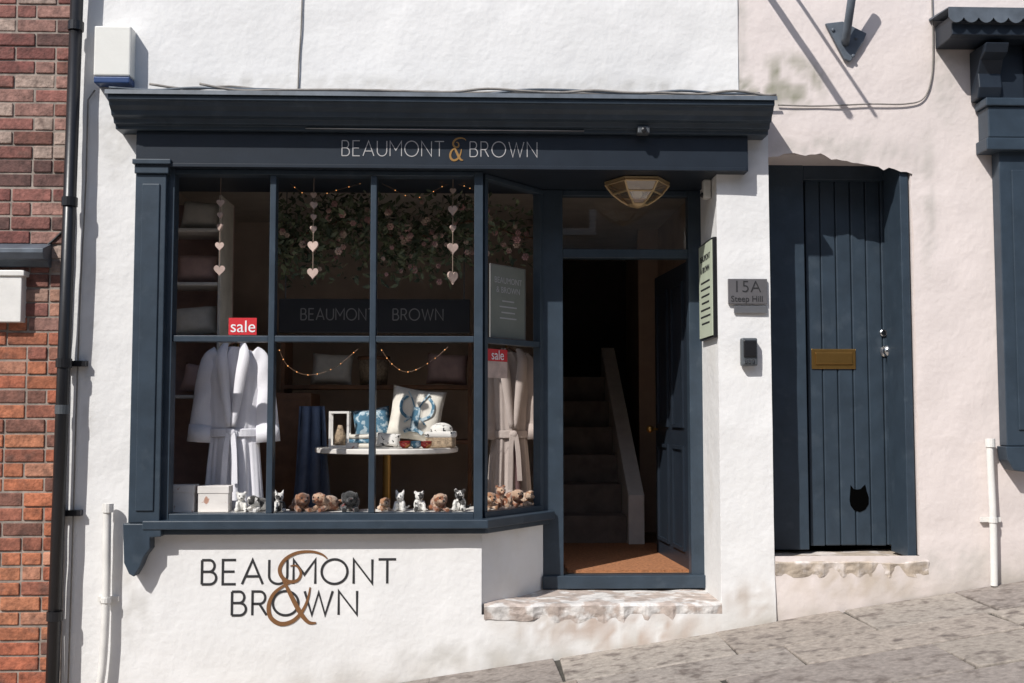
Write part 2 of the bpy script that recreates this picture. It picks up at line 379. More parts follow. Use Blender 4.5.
# ================================================================= BRICK HOUSE
xe=X(70)
bh=thing('brick_house','weathered red brick house at the left edge with a lead topped ledge','building',(xe-1.5,0,GZ(xe-1.5)))
mb=MB(); mb.box(xe-3,xe,-.016,.35,ZB-1,ZT); mb.build('mortar_wall',M['mortar'],bh)
mb=MB(); z=-2.6; ci=0; ch=.0715
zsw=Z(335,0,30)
while z<ZT:
    x=xe-.006; odd=ci%2
    first=True
    while x>xe-3:
        l=.095 if (first and odd) or random.random()<.35 else .195; first=False
        dy=random.uniform(-.004,.003)
        fs=mb.box(x-l+.004+random.uniform(0,.004),x,-.022+dy,-.005,z+random.uniform(0,.004),z+ch-.008+random.uniform(-.004,.001))
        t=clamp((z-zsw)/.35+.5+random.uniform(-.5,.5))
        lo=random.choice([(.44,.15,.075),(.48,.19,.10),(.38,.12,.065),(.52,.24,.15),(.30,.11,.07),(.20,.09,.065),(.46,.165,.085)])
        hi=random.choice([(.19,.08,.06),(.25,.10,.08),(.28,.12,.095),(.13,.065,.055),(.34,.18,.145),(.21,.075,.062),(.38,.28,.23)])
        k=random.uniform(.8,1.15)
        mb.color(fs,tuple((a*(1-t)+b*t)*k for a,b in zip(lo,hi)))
        x-=l+.004
    z+=ch; ci+=1
mb.build('brickwork',M['brick'],bh,bevel=.004)
x1=X(43,-.1); x0=x1-1.2
mb=MB(); mb.prism([(-.0,Z(243,0,20)),(-.0,Z(268,0,20)),(-.05,Z(268,0,20)),(-.06,Z(263,0,20)),(-.11,Z(262,0,20)),(-.13,Z(256,0,20)),(-.13,Z(252,0,20))],'x',x0,x1)
lg=mb.build('ledge',M['lead'],bh,bevel=.003)
mb=MB(); mb.box(x0,X(20,-.08),-.08,0,Z(322,-.08,20),Z(270,-.08,20)); mb.box(x0,X(22,-.09),-.09,0,Z(276,-.08,20),Z(270.5,-.08,20)); mb.build('painted_box',M['wpaint'],bh,bevel=.004)
# ================================================================= SHOP BUILDING
shop=thing('shop_building','white rendered shop building with navy painted shopfront and corner entrance','building',(X(440),0,GZ(X(440))))
xw0=xe; xj=X(738,0,50); xp1=X(772,0,400); xp0=X(719,0,400)
zf_bot=Z(169,-.08)
xf0=X(150,0); Ax=X(482,0); By=.42; Bx=X(543,By)
zst=Z(590,By,600)
zcut=zst-.05
def hole(x,z):
    if x>xj and z>Z(120): return True
    if x>Ax and x<xp0 and zcut<z<Z(150): return True
    if x>xf0 and x<Ax+.001 and Z(528)<z<Z(150): return True
    return False
gs=(.42,.40,.36)
st1=[(X(112),Z(110),.10,.45,gs,.45),(X(140),Z(600),.10,.3,gs,.4),(X(480),Z(655),.5,.10,gs,.5),(X(745),Z(160),.10,.2,gs,.45),(X(90),Z(330),.05,.9,gs,.3),(X(300),Z(86),1.3,.06,gs,.45),(X(620),Z(86),.8,.06,gs,.45),(X(745),Z(600),.15,.12,(.45,.38,.32),.8),(X(620),Z(630),.55,.14,(.46,.37,.31),.95),(X(530),Z(622),.25,.12,(.48,.42,.36),.7)]
def swell(x,z): return -.02*clamp(1-abs(z-(GZ(x)+.0))/.22)*clamp((x-Ax+.3)/.3)
mb=gridwall([xw0,xf0,Ax,xp0,xj,xp1],[ZB,zcut,Z(528),Z(150),Z(120),ZT],hole,0,.010,3,WC,st1,flat=(X(196),X(400),Z(626),Z(548)),extra=swell)
wall=mb.build('wall',M['white'],shop,smooth=True)
mb=MB(); mb.box(xp0+.004,xp1-.004,.008,.75,ZB,Z(150)); mb.build('pier',M['whitep'],shop,bevel=.012)
mb=MB(); mb.prism([(Ax-.002,.006),(Bx,By),(Bx,By+.12),(Ax-.15,By+.12),(Ax-.15,.008)],'z',ZB,Z(529))
mb.build('plinth_wall',M['whitep'],shop,bevel=.008)
def rough_slab(x0,x1,y0,y1,z0,z1,amp,seed,nx=70,ny=14,skirt=.0,nf=4):
    mb=MB(); V=[]
    f0=z0 if callable(z0) else (lambda x:z0)
    for i in range(nx+1):
        row=[]
        for j in range(ny+1):
            x=x0+(x1-x0)*i/nx; y=y0+(y1-y0)*j/ny
            n1=noise.noise(Vector((x*9,y*7,seed)))
            yy=y+(abs(n1)*amp*1.6 if j==0 else 0); zz=z1+noise.noise(Vector((x*6,y*6,seed+3)))*amp*.6-(amp*.8 if j==0 else 0)
            row.append(mb.bm.verts.new((x,yy,zz)))
        V.append(row)
    for i in range(nx):
        for j in range(ny): mb.bm.faces.new([V[i][j],V[i+1][j],V[i+1][j+1],V[i][j+1]])
    prev=[r[0] for r in V]
    for k in range(1,nf+1):
        cur=[]
        for r in V:
            c=r[0].co; zb_=f0(c.x)+noise.noise(Vector((c.x*11,0,seed)))*amp*1.6; tt=k/nf
            cur.append(mb.bm.verts.new((c.x,c.y-skirt*tt+noise.noise(Vector((c.x*18,tt*4,seed)))*amp*.35*(k<nf),c.z+(zb_-c.z)*tt)))
        for i in range(nx): mb.bm.faces.new([cur[i],cur[i+1],prev[i+1],prev[i]])
        prev=cur
    return mb
mb=rough_slab(Ax+.012,xp0+.03,-.016,By+.03,lambda x:zst-.070-.05*clamp((x-Ax)/(xp0-Ax)),zst,.013,4,skirt=-.010)
mb.build('entrance_step',M['step'],shop,smooth=False)
# cornice
cx0=X(106,-.24,100); cx1=X(776,-.24,100)
def zc(py,Y): return Z(py,Y)
prof=[(.0,zc(95,-.24)+.004),(-.235,zc(95,-.24)),(-.24,zc(97,-.24)),(-.24,zc(102,-.24)),(-.225,zc(104,-.22)),(-.215,zc(109,-.2)),(-.19,zc(113,-.19)),(-.18,zc(118,-.18)),(-.15,zc(121,-.15)),(-.14,zc(126,-.14)),(-.115,zc(128,-.11)),(-.11,zc(132,-.11)),(.0,zc(132,-.11))]
mb=MB(); mb.prism(prof,'x',cx0+.006,cx1-.006)
cor=mb.build('cornice',M['navy'],shop,bevel=.003)
mb=MB(); mb.prism([(0,zc(95,-.24)+.010),(-.246,zc(95,-.24)+.004),(-.250,zc(97.5,-.24)),(-.254,zc(97.5,-.24)),(-.250,zc(95,-.24)+.009),(0,zc(95,-.24)+.018)],'x',cx0-.004,cx1+.004)
mb.build('flashing',M['lead'],cor)
fx0_=X(136,-.08,150); fx1_=X(748,-.08,150)
mb=MB(); mb.box(fx0_,fx1_,-.08,.02,zf_bot,zc(132,-.11)-.001)
mb.box(fx0_+.01,fx1_-.01,-.088,-.08,zf_bot,zf_bot+.018)
fas=mb.build('fascia',M['navyd'],shop,bevel=.002)
lh=Z(141.5,-.08)-Z(156.5,-.08)
strokes('BEAUMONT',X(342,-.08,150),X(444,-.08,150),Z(156.5,-.08),lh,-.081,.0043).build('lettering',M['silver'],fas)
strokes('BROWN',X(470,-.08,150),X(537,-.08,150),Z(156.5,-.08),lh,-.081,.0043).build('lettering',M['silver'],fas)
ampers(X(450,-.08,150),X(466,-.08,150),Z(160,-.08),Z(138,-.08),-.081,.0085).build('ampersand',M['gold'],fas)
mb=MB(); mb.box(xf0-.05,xp0+.003,.02,By+.12,zf_bot+.002,Z(120)); mb.build('soffit',M['navyd'],shop)
mb=MB(); mb.tube([(X(303,-.12),-.118,Z(129.5,-.12)),(X(585,-.12),-.118,Z(129.5,-.12))],.004,8)
mb.build('strip_light',M['steel'],cor,smooth=True)
# pilaster
mb=MB(); mb.box(X(132,-.07),X(163,-.07),-.07,0,Z(522,-.07),Z(176,-.07))
mb.box(X(139,-.07),X(157,-.07),-.078,-.07,Z(510,-.07),Z(186,-.07))
pil=mb.build('pilaster',M['navy'],shop,bevel=.004)
mb=MB(); mb.box(X(128,-.1),X(167,-.1),-.10,0,Z(166,-.1),Z(161,-.1)); mb.box(X(130.5,-.085),X(165,-.085),-.085,0,Z(176,-.07),Z(166,-.1)-.0005)
mb.build('capital',M['navy'],pil,bevel=.004)
def pp(L,Y): return [(P(a,b,Y).x,P(a,b,Y).z) for a,b in L]
mb=MB(); mb.prism(pp([(125,523),(163,523),(163,536),(152,537),(152,548),(146,556),(142,566),(136,576),(131,573),(126,562)],-.05),'y',-.085,0)
mb.build('bracket_foot',M['navy'],pil,bevel=.005)
# display window
win_z0=Z(513,-.03)
mb=MB()
mb.box(X(152,-.03),X(172,-.03),-.035,.05,Z(531,-.03),Z(168,-.03))
zt=Z(176,-.03)
mb.box(X(172,-.03),X(474,-.03),-.032,.05,zt,zf_bot-.001)
mb.box(X(172,-.03),X(474,-.03),-.032,.05,Z(524,-.03),win_z0)
for a in (271,372.5): mb.box(X(a,-.03)-.015,X(a,-.03)+.015,-.028,.045,win_z0+.0005,zt-.0005)
for a,b in ((172,271),(271,372.5),(372.5,474)):
    e0=X(a,-.03)+(.015 if a>172 else 0); e1=X(b,-.03)-(.015 if b<474 else 0)
    mb.box(e0+.0003,e1-.0003,-.024,.04,Z(342,-.03),Z(336,-.03))
cA=Vector((Ax,-.0)); cB=Vector((Bx,By)); cdv=(cB-cA).normalized()
mb.box(X(474,-.03),Ax+.004,-.03,.045,Z(524,-.03)-.001,zf_bot-.0015)
q0=cA+cdv*.02; q1=cB
mb.obox(q0,q1,win_z0-.055,win_z0,-.005,.05)
mb.obox(q0,q1,zt,zf_bot-.001,-.005,.05)
mb.obox(q0,q0+cdv*.025,win_z0,zt,-.004,.045)
mb.obox(q1-cdv*.03,q1,win_z0,zt,-.004,.045)
mb.obox(q0+cdv*.0255,q1-cdv*.0305,Z(342,-.03),Z(336,-.03),.0,.04)
win=mb.build('display_window',M['navy'],shop,bevel=.003)
mb=MB()
mb.prism([(X(146,-.09),-.09),(Ax+.03,-.09),(Ax+.045,-.07),(Bx+.06,By-.03),(Bx+.02,By+.05),(X(146,-.09),.05)],'z',Z(529,-.09),Z(520,-.09)); 
mb.prism([(X(152,-.06),-.06),(Ax+.015,-.06),(Ax+.03,-.05),(Bx+.03,By-.02),(Bx,By+.05),(X(152,-.06),.05)],'z',Z(534,-.06),Z(529,-.09)-.0005)
mb.build('sill',M['navy'],win,bevel=.005)
zb=Z(513,.02)
mb=MB(); mb.prism([(X(160),.051),(Ax-.02,.051),(Bx-.09,By+.0),(Bx-.09,.60),(Bx-.22,.60),(Ax-.16,.26),(X(160),.26)],'z',zb-.035,zb)
mb.build('window_board',M['wpaint'],shop,bevel=.003)
# door frame
dy=By
mb=MB()
zd0=Z(575,dy,620); zd1=zf_bot+.001
lx0=X(542,dy); lx1=X(563,dy); rx0=X(689,dy); rx1=X(702,dy)+.02
mb.box(lx0+.003,lx1,dy-.005,dy+.07,zd0-.06,zd1)
mb.box(rx0,rx1,dy-.005,dy+.07,zd0-.06,zd1)
mb.box(lx1+.0003,rx0-.0003,dy-.002,dy+.065,Z(258,dy,620),Z(249,dy,620))
mb.box(lx1+.0003,rx0-.0003,dy-.002,dy+.065,Z(196,dy,620),zd1)
mb.box(lx0+.0,rx1+.0,dy-.03,dy+.075,Z(588,dy,620)-.0,zd0-.0)
dfr=mb.build('door_frame',M['navy'],shop,bevel=.004)
mb=MB(); mb.quad([(lx1,dy+.03,Z(249,dy,620)),(rx0,dy+.03,Z(249,dy,620)),(rx0,dy+.03,Z(196,dy,620)),(lx1,dy+.03,Z(196,dy,620))]); mb.build('fanlight_pane',M['glass'],dfr)
h0=Vector((rx0+.005,dy+.08)); h1=Vector((X(655,1.28),1.28)); hd=(h1-h0).normalized()
zl1=Z(259,dy,620)
mb=MB(); mb.obox(h0,h1,zd0+.008,zl1,0,-.044)
Lh=(h1-h0).length
dleaf=mb.build('shop_door',M['navyd'],shop,bevel=.003)
for (a0,a1) in ((.1,.44),(.56,.9)):
    for (b0,b1) in ((.06,.40),(.46,.94)):
        mb=MB()
        za=zd0+(zl1-zd0)*b0; zbb=zd0+(zl1-zd0)*b1
        p=h0+hd*Lh*a0; q=h0+hd*Lh*a1
        mb.obox(p,q,za,za+.02,.0003,.012); mb.obox(p,q,zbb-.02,zbb,.0003,.012)
        mb.obox(p,p+hd*.02,za+.02,zbb-.02,.0003,.012); mb.obox(q-hd*.02,q,za+.02,zbb-.02,.0003,.012)
        mb.build('panel_moulding',M['navyd'],dleaf)
mb=MB(); c=h0+hd*Lh*.92; n_=Vector((-hd.y,hd.x)); k=c+n_*.05
mb.tube([(c.x,c.y,-.1),(k.x,k.y,-.1)],.009); mb.ball((k.x,k.y,-.1),.024); mb.build('door_knob',M['brass'],dleaf,smooth=True)
# interior shells
zfl=zd0; zce=Z(169)+.12
mb=MB(); mb.box(-2.0,1.35,.47,4.3,zfl-.12,zfl); mb.box(-2.0,Ax-.1,.06,.47,zfl-.12,zfl); mb.build('shop_floor',M['floor'],shop)
mb=MB(); mb.box(-2.0,1.35,By+.122,4.3,zce,zce+.1); mb.build('shop_ceiling',M['ceil'],shop)
mb=MB(); mb.box(-2.08,-2.0,.02,4.3,ZB,zce); mb.box(-2.0,lx1-.06,2.3,2.4,zfl,zce); mb.box(lx1-.06,lx1-.0,By+.08,4.3,zfl,zce); mb.build('interior_wall',M['room'],shop)
mb=MB(); mb.box(-2.0,xf0+.03,.02,.05,zfl,zce); mb.box(xf0+.03,Ax-.15,.012,.05,zfl,zb-.04); mb.build('window_reveal',M['room'],shop)
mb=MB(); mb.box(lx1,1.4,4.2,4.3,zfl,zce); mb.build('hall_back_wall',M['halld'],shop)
mb=MB(); mb.box(xp0+.12,xp0+.2,.5,4.2,zfl,zce); mb.build('hall_side_wall',M['hall'],shop)
mb=MB(); mb.box(X(641,2.4),X(641,2.4)+.5,2.5,2.56,zfl,zce); mb.build('hall_partition',M['hall'],shop)
mb=MB(); mb.box(lx1+.03,rx0+.02,dy+.09,1.75,zfl,zfl+.014); tag(mb.build('door_mat',M['matt'],None,recenter=True),'rust brown coir mat just inside the open shop doorway','door mat')
# staircase
sx0=lx1; sx1=X(630,1.75)
mb=MB(); ns=6; ry=.235; rz=.19; sy=1.75
for i in range(ns): mb.box(sx0,sx1-.03,sy+i*ry,sy+(i+1)*ry+.02 if i<ns-1 else 4.19,zfl+.001*i,zfl+(i+1)*rz)
stc=mb.build('staircase',M['stairm'],shop,bevel=.004)
mb=MB(); mb.prism([(sy-.08,zfl),(sy-.08,zfl+.33),(sy+ns*ry,zfl+ns*rz+.24),(sy+ns*ry,zfl+ns*rz-.22),(sy+.22,zfl)],'x',sx1-.029,sx1+.075); mb.build('stringer',M['wpaint'],stc,bevel=.003)
# wall lettering
hL=Z(559)-Z(583)
strokes('BEAUMONT',X(202,0,570),X(396,0,570),Z(583),hL,-.0012,.0115).build('lettering',M['letter'],shop)
strokes('BROWN',X(232,0,600),X(357,0,600),Z(614),hL*.98,-.0012,.0115).build('lettering',M['letter'],shop)
ampers(X(268,0,590),X(327,0,590),Z(622),Z(551),-.0016,.0165).build('ampersand',M['bronze'],shop)
# ================================================================= PINK HOUSE
pk=thing('rendered_house','pale pink rendered house with a recessed navy plank door','building',(X(900),0,GZ(X(900))))
xd0=xp1; xd1=X(916,0,400); zdt=Z(160,0,850); zdb=Z(556,0,850)
xr=4.6
def hole2(x,z):
    if x<xp1 and z<Z(120): return True
    return xp1<x<xd1 and zdb<z<zdt
def warp2(x,z):
    if x>xp1-.01:
        k=clamp(1-abs(z-zdt)/.12)*clamp(1-max(0,x-xd1)/.15)
        z2=z+k*(.030*math.sin((x-xd0)*7+.4)+.026*noise.noise(Vector((x*13,0,5)))+.012*noise.noise(Vector((x*40,0,5)))-.04*clamp((x-xd1+.18)/.18))
        k=clamp(1-abs(x-xd1)/.12)*clamp(1-max(0,z-zdt)/.2)
        x2=x+k*(.014*noise.noise(Vector((0,z*5,8)))+.008*noise.noise(Vector((0,z*19,2)))+.006)
        return x2,z2
    return x,z
def stain(x,z): return .012*max(0,1-abs(z-(GZ(x)+.05))/.25)*-1
ms=(.30,.29,.22)
st2=[(X(795),Z(82,0,790),.22,.18,ms,1.0),(X(760),Z(86,0,760),.2,.09,ms,1.0),(X(850),Z(150,0,850),.5,.09,gs,.6),(X(930),Z(200,0,930),.07,.5,gs,.5),(X(850),Z(580,0,850),.45,.14,(.5,.42,.34),.8),(X(960),Z(565,0,960),.4,.12,gs,.5),(X(745),Z(30,0,745),.05,.5,gs,.5),(X(950),Z(70,0,950),.1,.4,gs,.5)]
mb=gridwall([xj,xp1,xd1,2.9],[ZB,zdb,zdt,Z(120),ZT],hole2,.006,.012,11,PC,st2,extra=stain,warp=warp2)
mb.build('wall',M['pink'],pk,smooth=True)
mb=MB(); mb.box(2.9,xr,.006,.3,ZB,ZT); mb.build('side_wall',M['pinkp'],pk)
mb=MB(); mb.box(xd1+.006,xd1+.25,.022,.5,zdb,zdt+.2); mb.box(xp1,xd1+.005,.022,.5,zdt+.03,zdt+.2); mb.build('door_reveal',M['pinkp'],pk)
mb=rough_slab(X(776,-.02,565),X(930,-.02,565),-.012,.40,lambda x:Z(577,0,850),Z(560,.0,850),.018,21,skirt=-.008); mb.build('doorstep',M['threshold'],pk,smooth=False)
mb=MB(); rY=.26
mb.box(xp1+.004,X(806,rY),rY,rY+.08,zdb,zdt+.04); 
mb.box(X(898,rY),X(908,rY),rY-.0,rY+.08,zdb-.0,zdt+.0)
mb.box(X(806,rY)+.0003,X(898,rY)-.0003,rY+.003,rY+.08,Z(180,rY,850),zdt+.03)
mb.box(X(905.5,.0),xd1-.002,.03,rY-.003,zdb-.01,zdt-.0)
mb.build('door_frame',M['navy'],pk,bevel=.004)
dY=rY+.045
mb=MB(); a=X(807,dY); b=X(898,dY); npk=6
for i in range(npk):
    p=a+(b-a)*i/npk; q=a+(b-a)*(i+1)/npk
    mb.box(p+.0018,q-.0018,dY+random.uniform(0,.002),dY+.03,Z(546,dY,850)+random.uniform(0,.004),Z(178,dY,850))
pd=mb.build('plank_door',M['navy'],pk,bevel=.006)
mb=MB(); mb.box(a,b,dY+.032,dY+.05,Z(546,dY,850),Z(178,dY,850)); mb.build('door_backing',M['void'],pd)
mb=MB(); mb.box(xp1,xd1+.2,.42,.46,zdb-.3,zdt+.3); mb.build('back_panel',M['void'],pk)
mb=MB(); l0,l1=X(811,dY),X(855,dY); t0,t1=Z(369,dY,830),Z(349,dY,830)
mb.box(l0,l1,dY-.006,dY,t0,t1); mb.box(l0+.02,l1-.02,dY-.013,dY-.0062,t0+.025,t1-.02)
mb.build('letterbox',M['brass'],pd,bevel=.002)
p=P(888,351,dY-.04); mb=MB(); mb.lathe([(.03,0),(.03,.006),(.011,.008),(.011,.03),(.026,.038),(.033,.052),(.026,.068),(.008,.073)],(p.x,dY,p.z),20,'y'); mb.build('door_knob',M['chrome'],pd,smooth=True)
p=P(883,333,dY); mb=MB(); mb.lathe([(.019,0),(.019,.008),(.014,.011)],(p.x,dY,p.z),20,'y'); mb.build('lock_cylinder',M['chrome'],pd)
mb=MB(); cat=[(849.5,500),(850,493),(850.5,485),(853.5,489),(857,489.5),(860.5,489),(865,484.5),(866.5,491),(868.5,497),(868.5,504),(865,509.5),(859.5,512),(854,510),(850.5,505.5)]
mb.prism(pp(cat,dY),'y',dY-.003,dY-.0005); mb.build('cat_shaped_hole',M['void'],pd)
# ================================================================= NEIGHBOURING SHOPFRONT (right)
ns_=thing('neighbouring_shopfront','navy painted pilaster and scalloped lead canopy at the right edge','shopfront',(X(1015),0,GZ(X(1015))))
e=4.4
mb=MB(); x0=X(1004,-.08); mb.box(x0,x0+.30,-.08,.0,Z(446,-.08,1010),Z(150,-.08,1010)); mb.box(x0+.06,x0+.24,-.088,-.08,Z(430,-.08,1010),Z(170,-.08,1010))
nsp=mb.build('pilaster',M['navy'],ns_,bevel=.004)
mb=MB(); mb.prism(pp([(1004,446.5),(1040,446.5),(1040,462),(1024,472),(1012,470),(1006,460)],-.08),'y',-.1,0); mb.build('pilaster_foot',M['navy'],nsp,bevel=.004)
mb=MB(); a=X(992,-.12)
mb.box(a,a+.40,-.13,0,Z(106,-.12,1010),Z(98,-.12,1010)); mb.box(a+.015,a+.38,-.115,0,Z(137,-.12,1010),Z(106,-.12,1010)-.001); mb.box(a+.0,a+.4,-.125,0,Z(150,-.12,1010)+.0005,Z(138,-.12,1010)+.002)
mb.build('capital',M['navy'],nsp,bevel=.005)
a=X(988,-.12)
zz_=lambda py,Y=-.12: Z(py,Y,1000)
prof2=[(0,zz_(97)),(-.08,zz_(96)),(-.10,zz_(86)),(-.09,zz_(72)),(-.12,zz_(60)),(-.17,zz_(52,-.17)),(-.19,zz_(42,-.19)),(0,zz_(41,-.19))]
for aa in (a,a+.25):
    mb=MB(); mb.prism(prof2,'x',aa,aa+.12); mb.build('scroll_bracket',M['navyd'],nsp,bevel=.006)
mb=MB(); mb.box(a+.122,a+.248,-.07,0,zz_(96),zz_(42)); mb.build('bracket_block',M['navyd'],nsp,bevel=.004)
a=X(961,-.21)
mb=MB(); mb.prism([(0,zz_(14,-.2)),(-.22,zz_(14,-.22)),(-.22,zz_(22,-.22)),(-.20,zz_(24,-.2)),(-.20,zz_(35,-.2)),(-.17,zz_(39,-.17)),(0,zz_(39,-.17))],'x',a,e); cn=mb.build('canopy',M['navyd'],ns_,bevel=.004)
mb=MB(); x=a-.03; low=[]; YF=-.232
while x<e:
    for i in range(9):
        t=i/8; low.append((x+.075*t,zz_(18,YF)-.026*math.sin(t*math.pi)**.7))
    x+=.075
poly=[(a-.03,zz_(9,YF))]+low+[(low[-1][0],zz_(9,YF))]
mb.prism(poly,'y',YF-.006,YF)
mb.prism([(YF-.006,zz_(9,YF)+.0005),(YF-.006,zz_(9,YF)+.006),(0,zz_(9,YF)+.03),(0,zz_(9,YF)+.02)],'x',a-.03,e)
mb.build('scalloped_flashing',M['lead'],cn)
xo=x0+.31
mb=MB(); mb.box(xo,e,-.06,.0,Z(150,-.05,1010),Z(98,-.05,1010)); mb.box(xo,e,-.06,.0,Z(460,-.05,1010),Z(430,-.05,1010)); mb.box(xo,xo+.06,-.05,0,Z(430,-.05,1010),Z(150,-.05,1010)); mb.box(e-.1,e,-.05,0,Z(430,-.05,1010),Z(150,-.05,1010)); mb.build('shop_window_frame',M['navy'],ns_,bevel=.004)
# ================================================================= WALL FITTINGS
t=thing('drainpipe','black cast iron drainpipe between brick wall and white wall','drainpipe',(X(54,-.08,683),-.08,GZ(X(54,-.08,683))))
a=P(79,-60,-.08); b=P(51,720,-.08); b2=b+(b-a)*.15
mb=MB(); mb.tube([a,b2],.031,16); mb.build('pipe',M['black'],t,smooth=True)
for py in (210,372,418,620,30):
    k=(py+60)/780; c=a+(b-a)*k; d=(b-a).normalized()
    mb=MB(); mb.tube([c-d*.022,c+d*.022],.038 if py!=418 else .034,16); mb.build('collar',M['steeld'] if py==418 else M['black'],t,smooth=False)
for py in (372,521):
    k=(py+60)/780; c=a+(b-a)*k
    mb=MB(); mb.box(c.x-.03,c.x+.09,-.04,-.0,c.z-.014,c.z+.014); mb.build('wall_clip',M['black'],t)
mb=MB(); mb.tube([P(95,90,-.02),P(88,100,-.02),P(86,180,-.02),P(80,300,-.02),P(76,420,-.02),P(72,560,-.02),P(68,690,-.02)],.004,6)
single(mb,'wall_cable',M['cable'],'thin pale cable running down the wall beside the black drainpipe','cable',smooth=True)
def wpipe(pts,r,label,Y):
    t=thing('waste_pipe',label,'pipe',P(pts[-1][0],pts[-1][1],Y))
    p=cr([P(a,b,c) for a,b,c in pts],6); mb=MB(); mb.tube(p,r,12); mb.build('pipe',M['wpaint'],t,smooth=True)
    q0=Vector(p[0]); mb=MB(); mb.tube([q0+Vector((0,-.0,-.03)),q0+Vector((0,0,.012))],r*1.35,12); mb.build('cap',M['wpaint'],t)
    q=P(pts[2][0],pts[2][1],Y); mb=MB(); mb.tube([q+Vector((0,0,-.012)),q+Vector((0,0,.012))],r*1.25,12); mb.box(q.x-.05,q.x+.05,-.02,0.0,q.z-.012,q.z+.012); mb.build('pipe_clip',M['wpaint'],t)
wpipe([(108,506,-.05),(107,520,-.05),(106,600,-.05),(103,660,-.05),(99,690,-.05)],.020,'white painted pipe low on the white wall left of the window',-.05)
wpipe([(990,441,-.04),(990,455,-.04),(993,520,-.04),(994,575,-.04),(994,586,-.04)],.018,'white painted pipe low on the pink wall at the right',-.04)
t=thing('alarm_box','white alarm box with blue base above the left end of the cornice','alarm box',P(112,82,-.1))
mb=MB(); xa,xb=X(94,-.08,50),X(131,-.08,50)
mb.box(xa,xb,-.085,0,Z(76,-.08,112),Z(26,-.08,112)); mb.build('housing',M['plastic'],t,bevel=.008)
mb=MB(); mb.box(xa+.002,xb-.002,-.083,0,Z(83,-.08,112),Z(76.5,-.08,112)); mb.build('strobe_base',M['blue'],t,bevel=.006)
def cable(pts,r,mt,label,Y=-.008):
    p=cr([P(a,b,(c[0] if c else Y)) for a,b,*c in pts],6); mb=MB(); mb.tube(p,r,6)
    single(mb,'wall_cable',mt,label,'cable',smooth=True)
cable([(303,-30),(302,0),(301,30),(299,60),(298,90)],.0038,M['cable'],'grey cable running up the white wall above the cornice')
cable([(931,-30),(932,0),(933,40),(932,75),(924,98),(905,104),(870,104),(820,106),(778,105)],.0040,M['cable'],'thin cable looping down the pink wall to the cornice end')
cable([(62,232,-.03),(50,243,-.03),(30,256,-.05),(8,252,-.03),(-20,256,-.03)],.006,M['cabled'],'black cable sagging across the brick wall')
ztop=zc(95,-.24)+.022
for i,(yy,nm,px0,px1) in enumerate(((-.05,'backmost',150,776),(-.12,'middle',110,760),(-.20,'frontmost',200,770))):
    n=17; pts=[]
    for k in range(n):
        x=X(px0,yy,95)+(X(px1,yy,95)-X(px0,yy,95))*k/(n-1)
        pts.append((x,yy+random.uniform(-.02,.02),ztop+abs(random.gauss(0,.014))+.020*(2-i)))
    mb=MB(); mb.tube(cr(pts,4),.0065,6)
    single(mb,'cornice_cable',M['cable' if i!=1 else 'lead'],'%s of the three loose cables lying along the top of the cornice'%nm,'cable','cables along the cornice',smooth=True)
t=thing('sign_bracket','grey iron wall bracket with diamond plate above the plank door','bracket',P(845,45,0))
mb=MB(); mb.prism(pp([(825,24),(842,22),(866,34),(862,44),(850,62),(844,60)],-.01),'y',-.022,.0); mb.build('wall_plate',M['lead'],t,bevel=.004)
mb=MB(); mb.tube([P(845,44,-.01),P(846,38,-.06),P(858,-45,-.20)],.021,14); mb.build('arm',M['lead'],t,smooth=True)
for a_ in ((833,30),(853,56),(856,38)):
    mb=MB(); q=P(*a_,-.022); mb.lathe([(.009,0),(.009,.006),(.004,.009)],(q.x,-.022,q.z),8,'y'); mb.build('bolt',M['lead'],t)
t=thing('hanging_sign_arm','pair of iron sign arms projecting above the pink wall, casting long slanting shadows','bracket',P(745,-40,0))
for px in (742,768):
    q=P(px,-45 ,0); mb=MB(); mb.tube([q,q+Vector((0,-.68,0))],.018 if px==742 else .009,10); mb.build('arm',M['black'],t,smooth=True)
t=thing('cornice_sensor','tiny grey sensor fixed under the cornice near its right end','sensor',P(643,131,-.13))
mb=MB(); q=P(643,131,-.13); mb.box(q.x-.03,q.x+.03,-.16,-.10,q.z-.018,q.z+.018); mb.build('housing',M['steeld'],t,bevel=.006)
mb=MB(); mb.lathe([(.013,0),(.013,.01),(.006,.014)],(q.x,-.16,q.z-.004),12,'y'); mb.build('lens',M['black'],t)
t=thing('door_sensor','small white sensor on the pier beside the lantern','sensor',(xp0,.16,Z(200,.16,700)))
mb=MB(); z_=Z(190,.16,700); mb.box(xp0-.04,xp0,.12,.17,z_-.05,z_+.05); mb.build('housing',M['plastic'],t,bevel=.008)
mb=MB(); mb.ball((xp0-.04,.145,z_-.03),.014); mb.build('lens',M['black'],t,smooth=True)
t=thing('house_number_plate','grey number plate on the white pier beside the plank door','sign',P(747,305,-.012))
mb=MB(); mb.box(X(728,-.012,290),X(767,-.012,290),-.018,-.004,Z(304,-.01,747),Z(279,-.01,747)); mb.build('plate',M['slate'],t,bevel=.002)
q=P(747,287,-.02); text('15A','number',.085,M['letter'],t,fx(q.x,-.0195,q.z),-.001,1.05)
q=P(747,299,-.02); text('Steep Hill','street_name',.042,M['letter'],t,fx(q.x,-.0195,q.z))
mb=MB(); mb.box(X(734,-.012,308),X(767,-.012,308),-.014,-.004,Z(313,-.01,747),Z(306,-.01,747)); single(mb,'name_strip',M['steel'],'narrow pale metal strip directly below the house number plate','sign',bevel=.001)
t=thing('key_safe','small black key safe on the white pier below the number plate','key safe',P(748,366,-.03))
mb=MB(); xa,xb=X(741,-.03,350),X(757,-.03,350); za,zz=Z(366,-.03,748),Z(338,-.03,748)
mb.box(xa,xb,-.045,-.003,za,zz); mb.build('housing',M['steeld'],t,bevel=.008)
